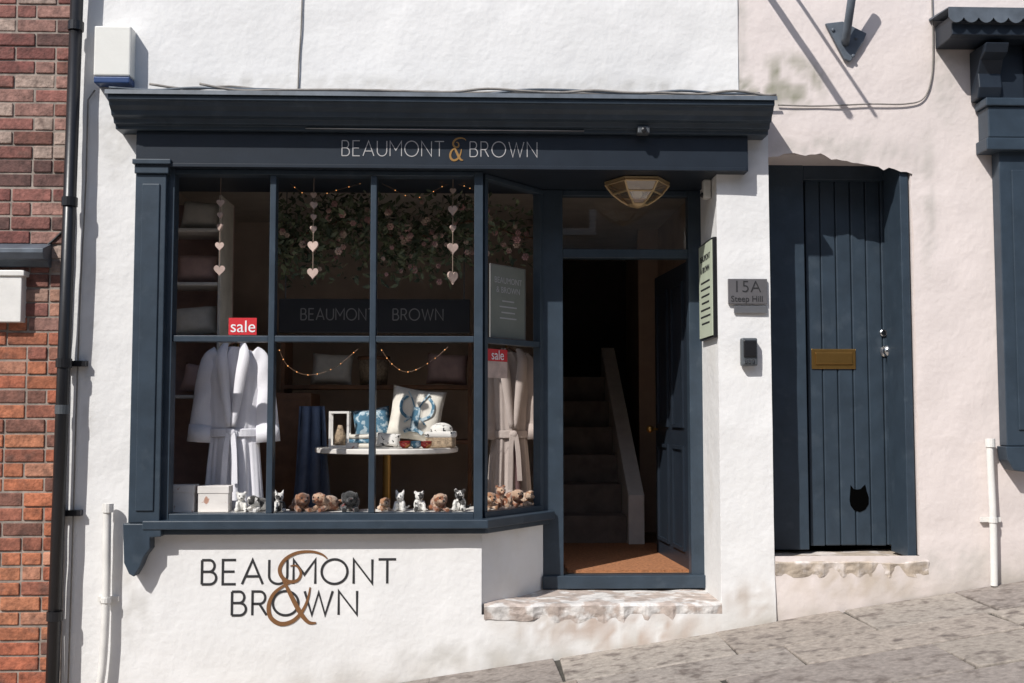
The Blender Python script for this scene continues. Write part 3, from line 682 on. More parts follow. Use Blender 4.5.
mb=MB(); mb.box(xa+.008,xb-.008,-.055,-.0453,za+.045,zz-.012); mb.build('cover',M['black'],t,bevel=.006)
for i in range(3): mb=MB(); mb.box(xa+.014+i*.018,xa+.026+i*.018,-.051,-.0453,za+.014,za+.034); mb.build('dial',M['chrome'],t)
zq0,zq1=Z(337,.0,718),Z(236,.0,718)
t=thing('notice_board','pale green framed notice board on the side of the white pier','sign',(xp0-.02,.2,zq0))
mb=MB(); mb.box(xp0-.018,xp0+.003,.02,.36,zq0,zq1)
mb.build('backing',M['black'],t,bevel=.003)
mb=MB(); mb.box(xp0-.022,xp0-.0182,.032,.348,zq0+.012,zq1-.012); mb.build('notice',M['mint'],t)
mr=Matrix.Translation((xp0-.0232,.19,(zq0+zq1)/2+.17))@Matrix.Rotation(R(-90),4,'Z')@Matrix.Rotation(R(90),4,'X')
text('BEAUMONT','lettering',.045,M['letter'],t,mr); text('& BROWN','lettering',.045,M['letter'],t,Matrix.Translation((0,0,-.06))@mr)
mb=MB()
for i in range(7):
    zc_=(zq0+zq1)/2+.04-.036*i; hw=random.uniform(.06,.12); mb.box(xp0-.0232,xp0-.0222,.19-hw,.19+hw,zc_,zc_+.009)
mb.build('small_print',M['letter'],t)
# lantern
lc=P(637,170,.18); lz=zf_bot
t=thing('porch_lantern','brass hexagonal glazed lantern on the porch ceiling','lantern',(lc.x,.18,lz))
hp=[(.155,-.010),(.165,-.022),(.128,-.070),(.085,-.105),(.05,-.125)]
mb=MB(); mb.lathe([(.10,-.0),(.172,-.004),(.172,-.014),(.15,-.015)],(lc.x,.18,lz),6); mb.lathe([(.045,-.124),(.03,-.135),(.01,-.142)],(lc.x,.18,lz),12)
mb.build('crown',M['brassp'],t)
mb=MB(); mb.lathe(hp,(lc.x,.18,lz),6); mb.build('glazing',M['amber'],t)
mb=MB()
for k in range(6):
    a_=k*math.pi/3; pts=[(lc.x+r*1.02*math.cos(a_),.18+r*1.02*math.sin(a_),lz+h) for r,h in hp]; mb.tube(pts,.0055,6)
for r,h in (hp[1],hp[2],hp[4]):
    pts=[(lc.x+r*1.01*math.cos(k*math.pi/3),.18+r*1.01*math.sin(k*math.pi/3),lz+h) for k in range(7)]
    for p_,q_ in zip(pts,pts[1:]): mb.tube([p_,q_],.005,6)
mb.build('cage',M['brassp'],t)
mb=MB(); mb.ball((lc.x,.18,lz-.06),(.028,.028,.035)); mb.build('bulb',M['wpaint'],t,smooth=True)
# ================================================================= WINDOW DISPLAY
def robe(px,Y,py0,H,Wd,mt,label,edge=None,turn=0,sl=1.0):
    o=P(px,py0,Y); cx=o.x; z1=o.z; t=thing('bathrobe',label,'bathrobe',(cx,Y,z1-H))
    def tp(u,v,zz): return (cx+u*math.cos(turn)-v*math.sin(turn),Y+u*math.sin(turn)+v*math.cos(turn),zz)
    mb=MB(); n=96; rings=[]; prof=[(0,.24),(.012,.46),(.035,.80),(.07,1.0),(.16,1.02),(.28,.98),(.40,.90),(.44,.88),(.5,.93),(.65,1.02),(.8,1.10),(.92,1.16),(1.0,1.18)]
    pr=cr([Vector(p) for p in prof],3)
    for q in pr:
        tt,w_=q.x,q.y; hw=Wd/2*w_; dp=.062*(.5+.5*min(1,tt*6)); ring=[]
        fa=.010*clamp((tt-.40)/.4)+.002
        for k in range(n):
            a_=k*2*math.pi/n
            f=fa*(math.sin(8*a_+px+2*tt)+.6*math.sin(15*a_+px*1.3)+.4*math.sin(23*a_))
            x_=(hw+f*.5)*math.cos(a_); y_=(dp+f*1.3)*math.sin(a_)
            ring.append(mb.bm.verts.new(tp(x_,y_,z1-tt*H)))
        rings.append(ring)
    for a_,b_ in zip(rings,rings[1:]):
        for k in range(n): mb.bm.faces.new([a_[k],a_[(k+1)%n],b_[(k+1)%n],b_[k]])
    mb.build('body',mt,t,smooth=True)
    for s in (-1,1):
        pts=cr([(s*Wd*.32,0,-.030),(s*Wd*.47,-.004,-.075),(s*Wd*.54,-.010,-.20),(s*Wd*.59,-.016,-.34),(s*Wd*.63,-.02,-.50*sl)],5); N=len(pts)
        mb=MB(); rg=[]
        for i,p in enumerate(pts):
            r_=.040+.022*i/N; ring=[]
            d=(pts[min(i+1,N-1)]-pts[max(i-1,0)]).normalized(); u=Vector((-d.z,0,d.x))
            for k in range(20):
                a_=k*2*math.pi/20; rr=r_*(1+.05*math.sin(3*a_+i*.5))
                v=p+u*(rr*math.cos(a_))+Vector((0,1,0))*(rr*.62*math.sin(a_)+.004*math.sin(i*1.1+a_*2))
                ring.append(mb.bm.verts.new(tp(v.x,v.y,z1+v.z)))
            rg.append(ring)
        for a_,b_ in zip(rg,rg[1:]):
            for k in range(20): mb.bm.faces.new([a_[k],a_[(k+1)%20],b_[(k+1)%20],b_[k]])
        mb.bm.faces.new(rg[0])
        slv=mb.build('sleeve',mt,t,smooth=True)
        mb=MB(); rg=[]
        for i in (N-4,N-1):
            p=pts[i]; r_=.0435+.022*i/N; ring=[]; d=(pts[min(i+1,N-1)]-pts[max(i-1,0)]).normalized(); u=Vector((-d.z,0,d.x))
            for k in range(20):
                a_=k*2*math.pi/20; v=p+u*(r_*math.cos(a_))+Vector((0,1,0))*(r_*.68*math.sin(a_)); ring.append(mb.bm.verts.new(tp(v.x,v.y,z1+v.z)))
            rg.append(ring)
        for k in range(20): mb.bm.faces.new([rg[0][k],rg[0][(k+1)%20],rg[1][(k+1)%20],rg[1][k]])
        mb.build('cuff',mt,slv,smooth=True,mods=[('SOLIDIFY',{'thickness':.006})])
        mb=MB(); L=cr([(s*.045,-.025,.014),(s*.058,-.058,-.05),(s*.042,-.072,-.18),(s*.010,-.078,-.40*H)],6)
        prev=None
        for i,p in enumerate(L):
            w_=.013+.016*math.sin(i/(len(L)-1)*math.pi)
            a1=mb.bm.verts.new(tp(p.x-w_,p.y-.008,z1+p.z)); a2=mb.bm.verts.new(tp(p.x+w_,p.y-.008,z1+p.z)); 
            if prev: mb.bm.faces.new([prev[0],a1,a2,prev[1]])
            prev=(a1,a2)
        mb.build('lapel',mt,t,smooth=True,mods=[('SOLIDIFY',{'thickness':.010})])
    mb=MB(); L=[(.012,-.078,-.42*H),(.02,-.086,-.6*H),(.03,-.092,-.8*H),(.036,-.096,-.99*H)]; prev=None
    for p in L:
        a1=mb.bm.verts.new(tp(p[0]-.016,p[1],z1+p[2])); a2=mb.bm.verts.new(tp(p[0]+.016,p[1],z1+p[2]))
        if prev: mb.bm.faces.new([prev[0],a1,a2,prev[1]])
        prev=(a1,a2)
    mb.build('front_band',edge or mt,t,smooth=True,mods=[('SOLIDIFY',{'thickness':.008})])
    bz=z1-.43*H; mb=MB(); rg=[]
    for dz,ro in ((-.022,0),(-.018,.006),(.018,.006),(.022,0)):
        rg.append([mb.bm.verts.new(tp((Wd*.45+ro)*math.cos(k*2*math.pi/32),(.072+ro)*math.sin(k*2*math.pi/32),bz+dz)) for k in range(32)])
    for a_,b_ in zip(rg,rg[1:]):
        for k in range(32): mb.bm.faces.new([a_[k],a_[(k+1)%32],b_[(k+1)%32],b_[k]])
    mb.ball(tp(0,-.086,bz),(.024,.016,.024))
    for s,ln in ((1,.26),(-1,.31)):
        q_=cr([(s*.010,-.090,bz),(s*.022,-.100,bz-.1),(s*.030,-.108,bz-ln)],4)
        for a_,b_ in zip(q_,q_[1:]): mb.hexa([tp(a_.x-.013,a_.y,a_.z),tp(a_.x+.013,a_.y,a_.z),tp(b_.x+.013,b_.y,b_.z),tp(b_.x-.013,b_.y,b_.z),tp(a_.x-.013,a_.y-.008,a_.z),tp(a_.x+.013,a_.y-.008,a_.z),tp(b_.x+.013,b_.y-.008,b_.z),tp(b_.x-.013,b_.y-.008,b_.z)])
    mb.build('belt',mt,t,smooth=False)
    mb=MB(); mb.tube([tp(-Wd*.4,0,z1-.045),tp(0,0,z1+.03),tp(Wd*.4,0,z1-.045)],.007,8); hk=[tp(0,0,z1+.03),tp(0,0,z1+.06),tp(.02,0,z1+.075),tp(.022,0,z1+.09),tp(0,0,z1+.10),tp(-.015,0,z1+.09)]
    mb.tube(cr(hk,4),.003,6); mb.build('hanger',M['wood'],t,smooth=True)
    mb=MB(); mb.tube([tp(0,.05,zfl+.02),tp(0,.05,z1+.11),tp(0,0,z1+.105)],.008,8); mb.lathe([(.16,0),(.16,.015),(.02,.025)],(cx,Y+.05,zfl),20); mb.build('stand',M['brass'],t,smooth=True)
    return t
robe(236,.36,347,1.05,.285,M['towel'],'white towelling bathrobe hanging at the left of the window')
robe(509,.84,352,1.1,.24,M['towel2'],'grey beige bathrobe behind the angled pane',M['stripe'],turn=R(15))
t=thing('sale_card','red sale card standing above the white bathrobe','sale sign',P(243,335,.06))
mb=MB(); xa,xb=X(229,.06,327),X(257,.06,327); mb.box(xa,xb,.05,.055,Z(335,.06,243),Z(318,.06,243)); mb.build('card',M['red'],t)
q=P(243,327,.05); text('sale','lettering',.085,M['wlet'],t,fx(q.x,.0490,q.z))
ang=math.atan2(cdv.y,cdv.x)
n_=Vector((-cdv.y,cdv.x))
cc=cA+cdv*.155+n_*.02; zc0=Z(361,.1,488)
t=thing('sale_card','red and white sale card inside the angled pane','sale sign',(cc.x,cc.y,zc0-.07))
mb=MB(); mb.obox(cc-cdv*.085,cc+cdv*.085,zc0-.0,zc0+.062,0,.004); mb.build('card',M['red'],t)
mb=MB(); mb.obox(cc-cdv*.085,cc+cdv*.085,zc0-.085,zc0-.001,0,.004); mb.build('price_card',M['heart'],t)
text('sale','lettering',.072,M['wlet'],t,Matrix.Translation((cc.x-n_.x*.0015,cc.y-n_.y*.0015,zc0+.030))@Matrix.Rotation(ang,4,'Z')@Matrix.Rotation(R(90),4,'X'))
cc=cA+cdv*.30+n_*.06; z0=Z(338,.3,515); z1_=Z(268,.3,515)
t=thing('notice_reflection','grey green card standing in for the pier notice board reflected in the upper angled pane','sign',(cc.x,cc.y,z0))  # solid card takes the place of the pier board's reflection in the glass
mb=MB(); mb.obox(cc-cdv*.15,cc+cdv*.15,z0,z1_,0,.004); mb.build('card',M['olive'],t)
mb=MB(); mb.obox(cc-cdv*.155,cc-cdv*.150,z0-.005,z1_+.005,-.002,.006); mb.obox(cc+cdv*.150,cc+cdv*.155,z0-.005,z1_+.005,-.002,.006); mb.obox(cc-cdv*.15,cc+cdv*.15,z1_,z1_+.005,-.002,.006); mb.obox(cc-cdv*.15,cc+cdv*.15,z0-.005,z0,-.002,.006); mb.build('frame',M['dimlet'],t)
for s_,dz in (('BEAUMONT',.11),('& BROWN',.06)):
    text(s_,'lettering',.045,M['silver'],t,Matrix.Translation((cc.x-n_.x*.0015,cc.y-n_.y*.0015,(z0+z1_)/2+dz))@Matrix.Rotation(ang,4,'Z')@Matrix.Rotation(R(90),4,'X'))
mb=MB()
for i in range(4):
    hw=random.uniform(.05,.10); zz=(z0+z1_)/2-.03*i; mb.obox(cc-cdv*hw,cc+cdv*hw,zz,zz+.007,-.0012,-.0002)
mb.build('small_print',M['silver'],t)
tc_=P(387,449,.72); tz=Z(447,.72,387)
t=thing('round_table','round white topped table on a gold pedestal in the shop window','table',(tc_.x,.72,zfl))
mb=MB(); mb.lathe([(.385,-.03),(.398,-.025),(.40,-.005),(.395,0)],(tc_.x,.72,tz),56); mb.build('tabletop',M['marble'],t,smooth=False)
mb=MB(); mb.lathe([(.024,0),(.024,tz-zfl-.03)],(tc_.x,.72,zfl),16); mb.build('pedestal',M['brass'],t,smooth=False)
mb=MB(); mb.lathe([(.24,0),(.24,.012),(.05,.03)],(tc_.x,.72,zfl),40); mb.build('base',M['brass'],t)
def cushion(cx,cy,cz,w_,h_,d_,mt,label,tilt=0,yaw=0,motif=False,name='cushion',cat='cushion'):
    mb=MB(); N=14
    for sgn in (-1,1):
        V=[]
        for i in range(N+1):
            row=[]
            for j in range(N+1):
                u=i/N*2-1; v=j/N*2-1; k=max(0,(1-u**4)*(1-v**4))**.5
                row.append(mb.bm.verts.new((u*w_/2*(1-.07*(1-abs(v)**2)*abs(u)**3),sgn*d_/2*k+.004*noise.noise(Vector((u*4,v*4,sgn*3))),v*h_/2*(1-.07*(1-u*u)*abs(v)**3))))
            V.append(row)
        for i in range(N):
            for j in range(N): mb.bm.faces.new([V[i][j],V[i+1][j],V[i+1][j+1],V[i][j+1]])
    bmesh.ops.remove_doubles(mb.bm,verts=mb.bm.verts[:],dist=.0006)
    rm=Matrix.Translation((cx,cy,cz))@Matrix.Rotation(yaw,4,'Z')@Matrix.Rotation(tilt,4,'Y')@Matrix.Rotation(R(-10),4,'X')
    bmesh.ops.transform(mb.bm,matrix=rm,verts=mb.bm.verts[:])
    if not motif: return single(mb,name,mt,label,cat,smooth=True)
    t=thing(name,label,cat,(cx,cy,cz-h_/2)); mb.build('cover',mt,t,smooth=True)
    mb=MB()
    k=0
    for pl,wd in (([(0,-.09),(0,.03)],.035),([(-.03,-.03),(-.07,.0),(-.075,.05),(-.05,.08)],.014),([(.03,-.03),(.07,0),(.075,.05),(.05,.08)],.014),([(-.012,.03),(-.03,.07),(-.05,.10)],.006),([(.012,.03),(.03,.07),(.05,.10)],.006),([(-.045,-.095),(0,-.075),(.045,-.095)],.016),([(-.02,-.02),(-.05,-.05)],.008),([(.02,-.02),(.05,-.05)],.008)):
        k+=1; ribbon(mb,[Vector(p)*w_/.26 for p in (cr(pl,4) if len(pl)>2 else pl)],wd*w_/.26,-d_/2-.004-.0005*k,-d_/2+.012,lambda q,yy:tuple(rm@Vector((q.x,yy,q.y))))
    mb.build('motif',M['bluef'],t)
    return t
q=P(416,405,.80); cushion(q.x,.84,tz+.18,.31,.31,.10,M['cream'],'pale cushion with a blue motif at the back of the table',R(8),0,True)
q=P(372,412,.9); cushion(q.x,.92,tz+.13,.22,.18,.09,M['bluef'],'blue and white patterned cushion left of the motif cushion',R(-8))
q=P(395,425,.9); cushion(q.x-.02,.66,tz+.04,.14,.08,.07,M['spot'],'small white and black speckled cushion lying on the table',R(4))
q=P(366,430,.9)
t=thing('folded_towels','stack of folded blue towels on the table','towels',(q.x,.71,tz))
for i in range(3): mb=MB(); mb.box(q.x-.12+.006*i,q.x+.07-.004*i,.62,.80,tz+.001+i*.024,tz+.023+i*.024); mb.build('towel',M['bluef' if i%2 else 'cream'],t,bevel=.009)
t=thing('display_lantern','white framed glass display box on the left of the table','display box',P(340,445,.62))
q=P(340,445,.62); a0,a1=q.x-.055,q.x+.055; b0,b1=.56,.66; z0=tz+.001; z1=tz+.20
mb=MB()
for xx in (a0,a1-.012):
    for yy in (b0,b1-.012): mb.box(xx,xx+.012,yy,yy+.012,z0+.012,z1-.012)
mb.box(a0,a1,b0,b1,z0,z0+.0122); mb.box(a0,a1,b0,b1,z1-.0122,z1); mb.build('frame',M['wpaint'],t)
mb=MB(); mb.lathe([(.03,0),(.034,.05),(.02,.09),(.012,.11)],((a0+a1)/2,.61,z0+.013),14); mb.build('ornament',M['wick'],t,smooth=True)
q=P(441,445,.55); bx_=q.x
t=thing('storage_basket','woven basket with spotted lining at the right of the table','basket',(bx_,.60,tz))
mb=MB(); mb.box(bx_-.085,bx_+.08,.54,.68,tz+.001,tz+.07); mb.build('basket_body',M['wick'],t,bevel=.012)
mb=MB(); mb.box(bx_-.09,bx_+.085,.535,.685,tz+.055,tz+.09); mb.build('lining',M['spot'],t,bevel=.012)
mb=MB(); mb.ball((bx_,.61,tz+.098),(.065,.055,.04)); mb.build('contents',M['spot'],t,smooth=True)
for i,(px,mt_,lb) in enumerate(((405,'redc','left red glazed bowl at the front of the table'),(416,'bluef','middle blue patterned bowl at the front of the table'),(426,'redc','right red glazed bowl at the front of the table'))):
    q=P(px,445,.45); mb=MB(); mb.lathe([(.014,0),(.03,.015),(.034,.038),(.030,.038),(.02,.012)],(q.x,.46,tz+.001),18)
    single(mb,'small_bowl',M[mt_],lb,'bowl',smooth=True)
q=P(349,440,.5); mb=MB(); mb.box(q.x-.01,q.x+.05,.45,.5,tz+.001,tz+.03); single(mb,'small_gift_box',M['card'],'little pale gift box at the front left of the table','gift box',bevel=.003)
q=P(312,420,1.0)
mb=MB(); V=[]
for i in range(19):
    row=[]
    for j in range(12):
        u=i/18; v=j/11; row.append(mb.bm.verts.new((q.x-.06-.03*v+(.15+.07*v)*u,.90+.025*math.sin(u*17+v*1.5),q.z+.08-.62*v)))
    V.append(row)
for i in range(18):
    for j in range(11): mb.bm.faces.new([V[i][j],V[i+1][j],V[i+1][j+1],V[i][j+1]])
single(mb,'hanging_throw',M['denim'],'slate blue throw hanging behind the left of the table','throw',smooth=True,mods=[('SOLIDIFY',{'thickness':.01})])
q=P(290,420,1.15)
t=thing('wooden_cabinet','brown wooden cabinet behind the white bathrobe','cabinet',(q.x-.06,1.3,zfl))
mb=MB(); mb.box(q.x-.30,q.x+.13,1.12,1.5,zfl+.06,Z(393,1.15,290)); mb.build('carcass',M['wood'],t,bevel=.006)
mb=MB(); mb.box(q.x-.27,q.x-.09,1.105,1.119,zfl+.12,Z(400,1.15,290)); mb.build('cabinet_door',M['wood'],t,bevel=.004)
mb=MB(); mb.box(q.x-.08,q.x+.10,1.105,1.119,zfl+.12,Z(400,1.15,290)); mb.build('cabinet_door',M['wood'],t,bevel=.004)
for a_ in (q.x-.29,q.x+.08):
    for b_ in (1.14,1.44): mb=MB(); mb.box(a_,a_+.04,b_,b_+.04,zfl,zfl+.0598); mb.build('foot',M['wood'],t)
SY=.56; q0=X(172,SY)
t=thing('shelf_unit','pale open shelf unit against the left shop wall','shelves',(q0+.1,SY+.17,zfl))
sx=-2.0+.003
for py in (395,335,282,228):
    zz=Z(py,SY,190); mb=MB(); mb.box(sx,q0+.24,SY,SY+.30,zz-.018,zz); mb.build('shelf_board',M['wpaint'],t,bevel=.003)
mb=MB(); mb.box(q0+.242,q0+.258,SY+.0,SY+.30,zfl,Z(195,SY,190)); mb.build('side_panel',M['cream'],t,bevel=.003)
mb=MB(); mb.box(sx,q0+.258,SY+.302,SY+.32,zfl,Z(195,SY,190)); mb.build('back_panel',M['rose'],t)
for i,(py,mt_,lb) in enumerate(((335,'cream','fluffy cream folded throw on the middle shelf'),(282,'rose','dusty rose cushion on the upper shelf'),(228,'cream','cream cushion on the top shelf'),(395,'rose','dusty rose cushion on the low shelf'))):
    cushion(q0+.09+.02*i,SY+.13,Z(py,SY,190)+.085,.25,.16,.16,M[mt_],lb+' of the left unit',R(5*i-5))
for i,(px,w_,h_,lb) in enumerate(((181,.125,.135,'printed gift box at the far left of the window board'),(213,.15,.13,'printed gift box right of the leftmost box on the window board'))):
    q=P(px,510,.10); t=thing('gift_box',lb,'gift box',(q.x,.15,zb))
    mb=MB(); mb.box(q.x-w_/2,q.x+w_/2,.10,.19,zb+.001,zb+h_*.72); mb.build('box_base',M['card'],t,bevel=.002)
    mb=MB(); mb.box(q.x-w_/2-.003,q.x+w_/2+.003,.097,.193,zb+h_*.722,zb+h_); mb.build('lid',M['card'],t,bevel=.002)
def unit(px0,px1,Y,pys,ptop,label,items,mtb='wood'):
    a,b=X(px0,Y),X(px1,Y); t=thing('wall_shelves',label,'shelves',((a+b)/2,Y+.15,zfl))
    for py in pys: zz=Z(py,Y,400); mb=MB(); mb.box(a,b,Y,Y+.3,zz-.025,zz); mb.build('shelf_board',M[mtb],t,bevel=.003)
    for x_ in (a,b): mb=MB(); mb.box(x_-.012,x_+.012,Y-.001,Y+.301,zfl,Z(ptop,Y,400)); mb.build('side_panel',M[mtb],t)
    for px,py,w_,h_,k,mt_,lb in items:
        zz=Z(py,Y,400)+.001; x_=X(px,Y)
        if k=='basket':
            tt=thing('shelf_basket',lb,'basket',(x_,Y+.13,zz)); mb=MB(); mb.lathe([(w_*.42,0),(w_*.5,h_),(w_*.46,h_),(w_*.40,.02)],(x_,Y+.14,zz),20); mb.build('weave',M[mt_],tt,smooth=True)
            mb=MB(); mb.lathe([(w_*.5,h_-.012),(w_*.53,h_),(w_*.5,h_+.012),(w_*.47,h_)],(x_,Y+.14,zz),20); mb.build('rim',M['wood'],tt,smooth=True)
        else: cushion(x_,Y+.12,zz+h_/2,w_,h_,.12,M[mt_],lb,R(3))
unit(283,470,1.3,(440,385),340,'wooden wall shelves at the back of the shop behind the table',[
 (330,385,.26,.2,'c','cream','cream cushion on the upper back shelf'),(372,385,.2,.17,'basket','wick','wicker basket on the upper back shelf'),(447,385,.26,.2,'c','rose','rose cushion on the upper back shelf')])
def heartpoly(s): 
    o=[]
    for k in range(24):
        a_=k*2*math.pi/24; o.append((s*.5*(math.sin(a_)**3),s*(.8125*math.cos(a_)-.3125*math.cos(2*a_)-.125*math.cos(3*a_)-.0625*math.cos(4*a_))*.55))
    return o
for px,y0,lst,lb in ((221,175,[(203,.040),(215,.032),(227,.040),(246,.046),(270,.056)],'string of pale wooden hearts hanging in the left window column'),
                     (314,175,[(195,.032),(205,.040),(217,.032),(229,.036),(246,.058),(273,.058)],'string of pale wooden hearts hanging in the middle window column'),
                     (453,175,[(191,.032),(210,.052),(228,.036),(248,.058),(277,.066)],'string of pale wooden hearts hanging in the right window column')):
    Y=.13; q=P(px,y0,Y); t=thing('heart_garland',lb,'garland',(q.x,Y,Z(285,Y,px)),'strings of hearts in the window')
    mb=MB(); mb.tube([(q.x,Y,zf_bot),(q.x,Y,Z(lst[-1][0]-4,Y,px))],.0018,5); mb.build('string',M['string'],t)
    for py,s in lst:
        zz=Z(py,Y,px); mb=MB(); rz_=random.uniform(-.8,.8); 
        mb.prism(heartpoly(s),'y',-.006,.006); bmesh.ops.transform(mb.bm,matrix=Matrix.Translation((q.x,Y-.0,zz))@Matrix.Rotation(rz_,4,'Z'),verts=mb.bm.verts[:])
        mb.build('heart',M['heart'],t,bevel=.002)
t=thing('flower_garland','trailing green garland with dusty pink blossoms along the top of the window','garland',(X(400,.6),.6,Z(290,.6)))
mb=MB(); fb_=MB(); 
for k in range(2600):
    px=random.choice([random.uniform(276,368),random.uniform(376,472),random.uniform(276,532)]); 
    cz=232+9*math.sin(px*.05)+random.gauss(0,22); Y=.58+random.gauss(0,.07)
    if cz>288 or cz<184: continue
    c=P(px,cz,Y); s=random.uniform(.014,.034)
    rm=Matrix.Translation(c)@Matrix.Rotation(random.uniform(0,6.28),4,'Z')@Matrix.Rotation(random.uniform(-1.2,1.2),4,'X')@Matrix.Rotation(random.uniform(0,6.28),4,'Y')
    v=[rm@Vector(p_) for p_ in ((0,0,-s),(s*.42,.002,-s*.1),(0,.004,s),(-s*.42,.002,-s*.1))]
    mb.quad(v)
for k in range(70):
    px=random.uniform(280,528); cz=234+9*math.sin(px*.05)+random.gauss(0,18); c=P(px,cz,.50+random.gauss(0,.04)); s=random.uniform(.010,.020)
    for j in range(6):
        a_=j*math.pi/3; fb_.ball(c+Vector((s*.7*math.cos(a_),-.004,s*.7*math.sin(a_))),(s*.5,s*.25,s*.5),6,4)
    fb_.ball(c+Vector((0,-.008,0)),s*.35,6,4)
mb.build('foliage',M['leaf'],t); fb_.build('blossoms',M['flower'],t,smooth=True)
mb=MB(); mb.tube(cr([P(px,230+9*math.sin(px*.05),.60) for px in range(275,540,22)],3),.006,6); mb.build('vine',M['wood'],t)
def lights(pts,label,n):
    p=cr([P(*a_) for a_ in pts],8); t=thing('fairy_lights',label,'string lights',p[-1])
    mb=MB(); mb.tube(p,.0011,5); mb.build('wire',M['wire'],t)
    for k in range(n):
        q=p[int((k+.5)/n*(len(p)-1))]; mb=MB(); mb.ball(q+Vector((0,-.004,0)),.0028,8,5); mb.build('bulb',M['bulb'],t)
lights([(284,178,.3),(310,196,.3),(345,188,.3),(376,182,.3),(415,198,.3),(450,184,.3),(474,190,.3)],'string of tiny warm lights looped along the window head',18)
lights([(279,349,.34),(288,366,.34),(308,375,.34),(334,368,.34),(358,349,.34)],'string of tiny warm lights draped below the transom in the middle column',9)
lights([(381,349,.34),(392,364,.34),(408,372,.34),(430,362,.34),(448,347,.34)],'string of tiny warm lights draped below the transom in the right column',9)
t=thing('hanging_name_board','dark hanging name board with grey lettering inside the window','sign',P(375,335,.6))
BY_=.6
mb=MB(); mb.box(X(279,BY_,315),X(470,BY_,315),BY_,BY_+.02,Z(333,BY_,375),Z(299,BY_,375)); mb.build('board',M['black'],t,bevel=.003)
strokes('BEAUMONT',X(301,BY_,315),X(375,BY_,315),Z(320,BY_,375),.062,BY_-.001,.006).build('lettering',M['dimlet'],t)
strokes('BROWN',X(393,BY_,315),X(443,BY_,315),Z(320,BY_,375),.062,BY_-.001,.006).build('lettering',M['dimlet'],t)
for px in (285,464): mb=MB(); mb.tube([(X(px,BY_,315),BY_+.01,Z(299,BY_,375)),(X(px,BY_,315),BY_+.01,zce)],.003,5); mb.build('chain',M['steeld'],t)
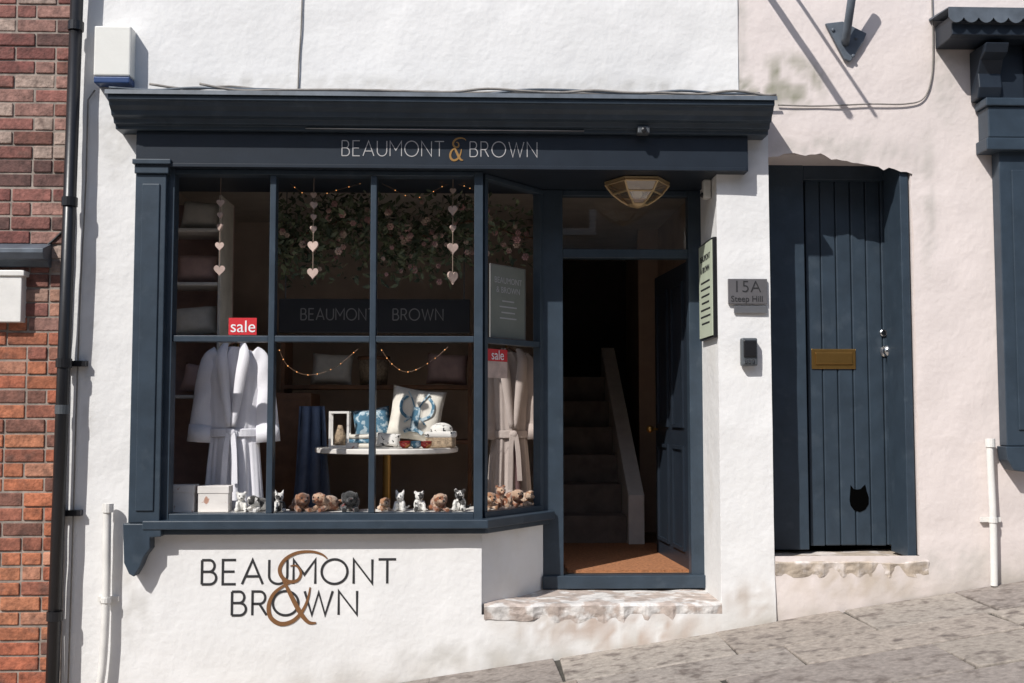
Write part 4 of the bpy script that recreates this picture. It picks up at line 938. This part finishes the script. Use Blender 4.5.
# soft toys
TM={}
def tmat(k,c,c2=None,s=22,th=(.5,.53)):
    TM[k]=mat('plush_'+k,c,.95,ns=30,na=.2,bs=220,bump=.9,bd=.006,sheen=.4,c2=c2,c2s=s,c2t=th)
tmat('white',(.78,.76,.72)); tmat('pied',(.76,.74,.7),(.025,.022,.02)); tmat('brown',(.14,.055,.025),(.30,.14,.07)); tmat('tan',(.36,.18,.09),(.62,.46,.33)); tmat('black',(.02,.02,.02),(.2,.03,.02),18,(.56,.6)); tmat('ginger',(.24,.085,.035),(.50,.33,.22))
def toy(px,py,Y,kind,col,label,s=1.0,yaw=0.0):
    q=P(px,py,Y); o=Vector((q.x,Y,zb))
    t=thing('soft_toy',label,'soft toy',o,'soft toys along the window board')
    mb=MB(); T=Matrix.Translation(o)@Matrix.Rotation(yaw,4,'Z')@Matrix.Scale(s,4)
    B=lambda c,r:mb.ball(c,r,12,8)
    if kind=='lying':
        B((.012,.03,.036),(.034,.055,.033)); B((0,-.03,.058),(.029,.027,.027)); B((0,-.055,.050),(.014,.014,.012)); B((.002,-.01,.045),(.026,.03,.028))
        for s_ in (-1,1):
            B((s_*.026,-.028,.057),(.008,.013,.022)); mb.tube([(s_*.02,-.01,.02),(s_*.024,-.04,.011),(s_*.024,-.06,.010)],[.013,.011,.011],8); B((s_*.024+.005,.05,.014),(.016,.025,.013))
        mb.tube([(.012,.08,.035),(.03,.1,.04),(.045,.1,.055)],[.01,.009,.006],8)
        hz,hy=.064,-.0545; ex=.012
    else:
        B((0,.01,.04),(.032,.03,.042)); B((0,-.008,.092),(.028,.026,.026)); B((0,-.030,.084),(.013,.012,.011)); B((0,.0,.07),(.02,.02,.02))
        for s_ in (-1,1):
            if kind=='sitting': B((s_*.024,-.003,.115),(.011,.007,.011))
            else: mb.tube([(s_*.016,-.003,.108),(s_*.022,-.003,.122),(s_*.026,-.003,.138)],[.012,.008,.002],8)
            mb.tube([(s_*.022,-.012,.06),(s_*.026,-.03,.035),(s_*.022,-.034,.012)],[.011,.010,.011],8); B((s_*.028,-.022,.013),(.014,.026,.013))
        mb.tube([(.01,.035,.02),(.035,.05,.02),(.05,.04,.035)],[.009,.008,.006],8)
        hz,hy=.098,-.0325; ex=.011
    bmesh.ops.transform(mb.bm,matrix=T,verts=mb.bm.verts[:])
    mb.build('body',TM[col],t,smooth=True,mods=[('REMESH',{'mode':'VOXEL','voxel_size':.0035,'use_smooth_shade':True}),('SMOOTH',{'factor':.5,'iterations':2})])
    for s_ in (-1,1):
        mb=MB(); mb.ball(T@Vector((s_*ex,hy+.002,hz)),.0042*s,8,6); mb.build('eye',M['black'],t,smooth=True)
    mb=MB(); mb.ball(T@Vector((0,hy-.0145 if kind=='lying' else hy-.0105,hz-.012)),(.0055*s,.004*s,.0042*s),8,6); mb.build('nose',M['black'],t,smooth=True)
toys=[(241,.15,'sitting','white','white sitting soft toy right of the gift boxes',.8,.2),(256,.12,'lying','pied','black and white soft toy beside the small white one',1.0,-.3),
(279,.13,'pointed','pied','black and white soft toy just right of the first mullion',.8,.3),(300,.12,'lying','brown','dark brown lying soft toy in the middle column',1.15,.5),
(323,.13,'lying','ginger','ginger and cream lying soft toy in the middle column',1.15,-.5),(349,.12,'lying','black','black lying soft toy left of the second mullion',1.25,.2),
(400,.13,'pointed','white','white pointed eared soft toy nearest the table leg',.8,-.2),(419,.13,'sitting','pied','black and white sitting soft toy below the table',.82,.3),
(438,.12,'lying','ginger','ginger brown lying soft toy below the right of the table',1.1,.4),(460,.13,'sitting','pied','black and white sitting soft toy beside the corner post',.9,-.3),
(384,.17,'lying','tan','small tan soft toy behind the second mullion',.8,.3)]
for px,Y,k,c,lb,s,yw in toys: toy(px,512,Y,k,c,lb,s,yw)
for px,Y,k,c,lb,s,yw in [(487,.24,'lying','tan','tan soft toy nearest the corner post behind the angled pane',1.05,.5),(500,.32,'sitting','ginger','ginger sitting soft toy behind the angled pane',.95,.6),(514,.40,'lying','ginger','ginger lying soft toy in the middle behind the angled pane',1.1,.6),(527,.47,'lying','tan','tan lying soft toy nearest the door behind the angled pane',.95,.7)]:
    toy(px,506,Y,k,c,lb,s,yw)
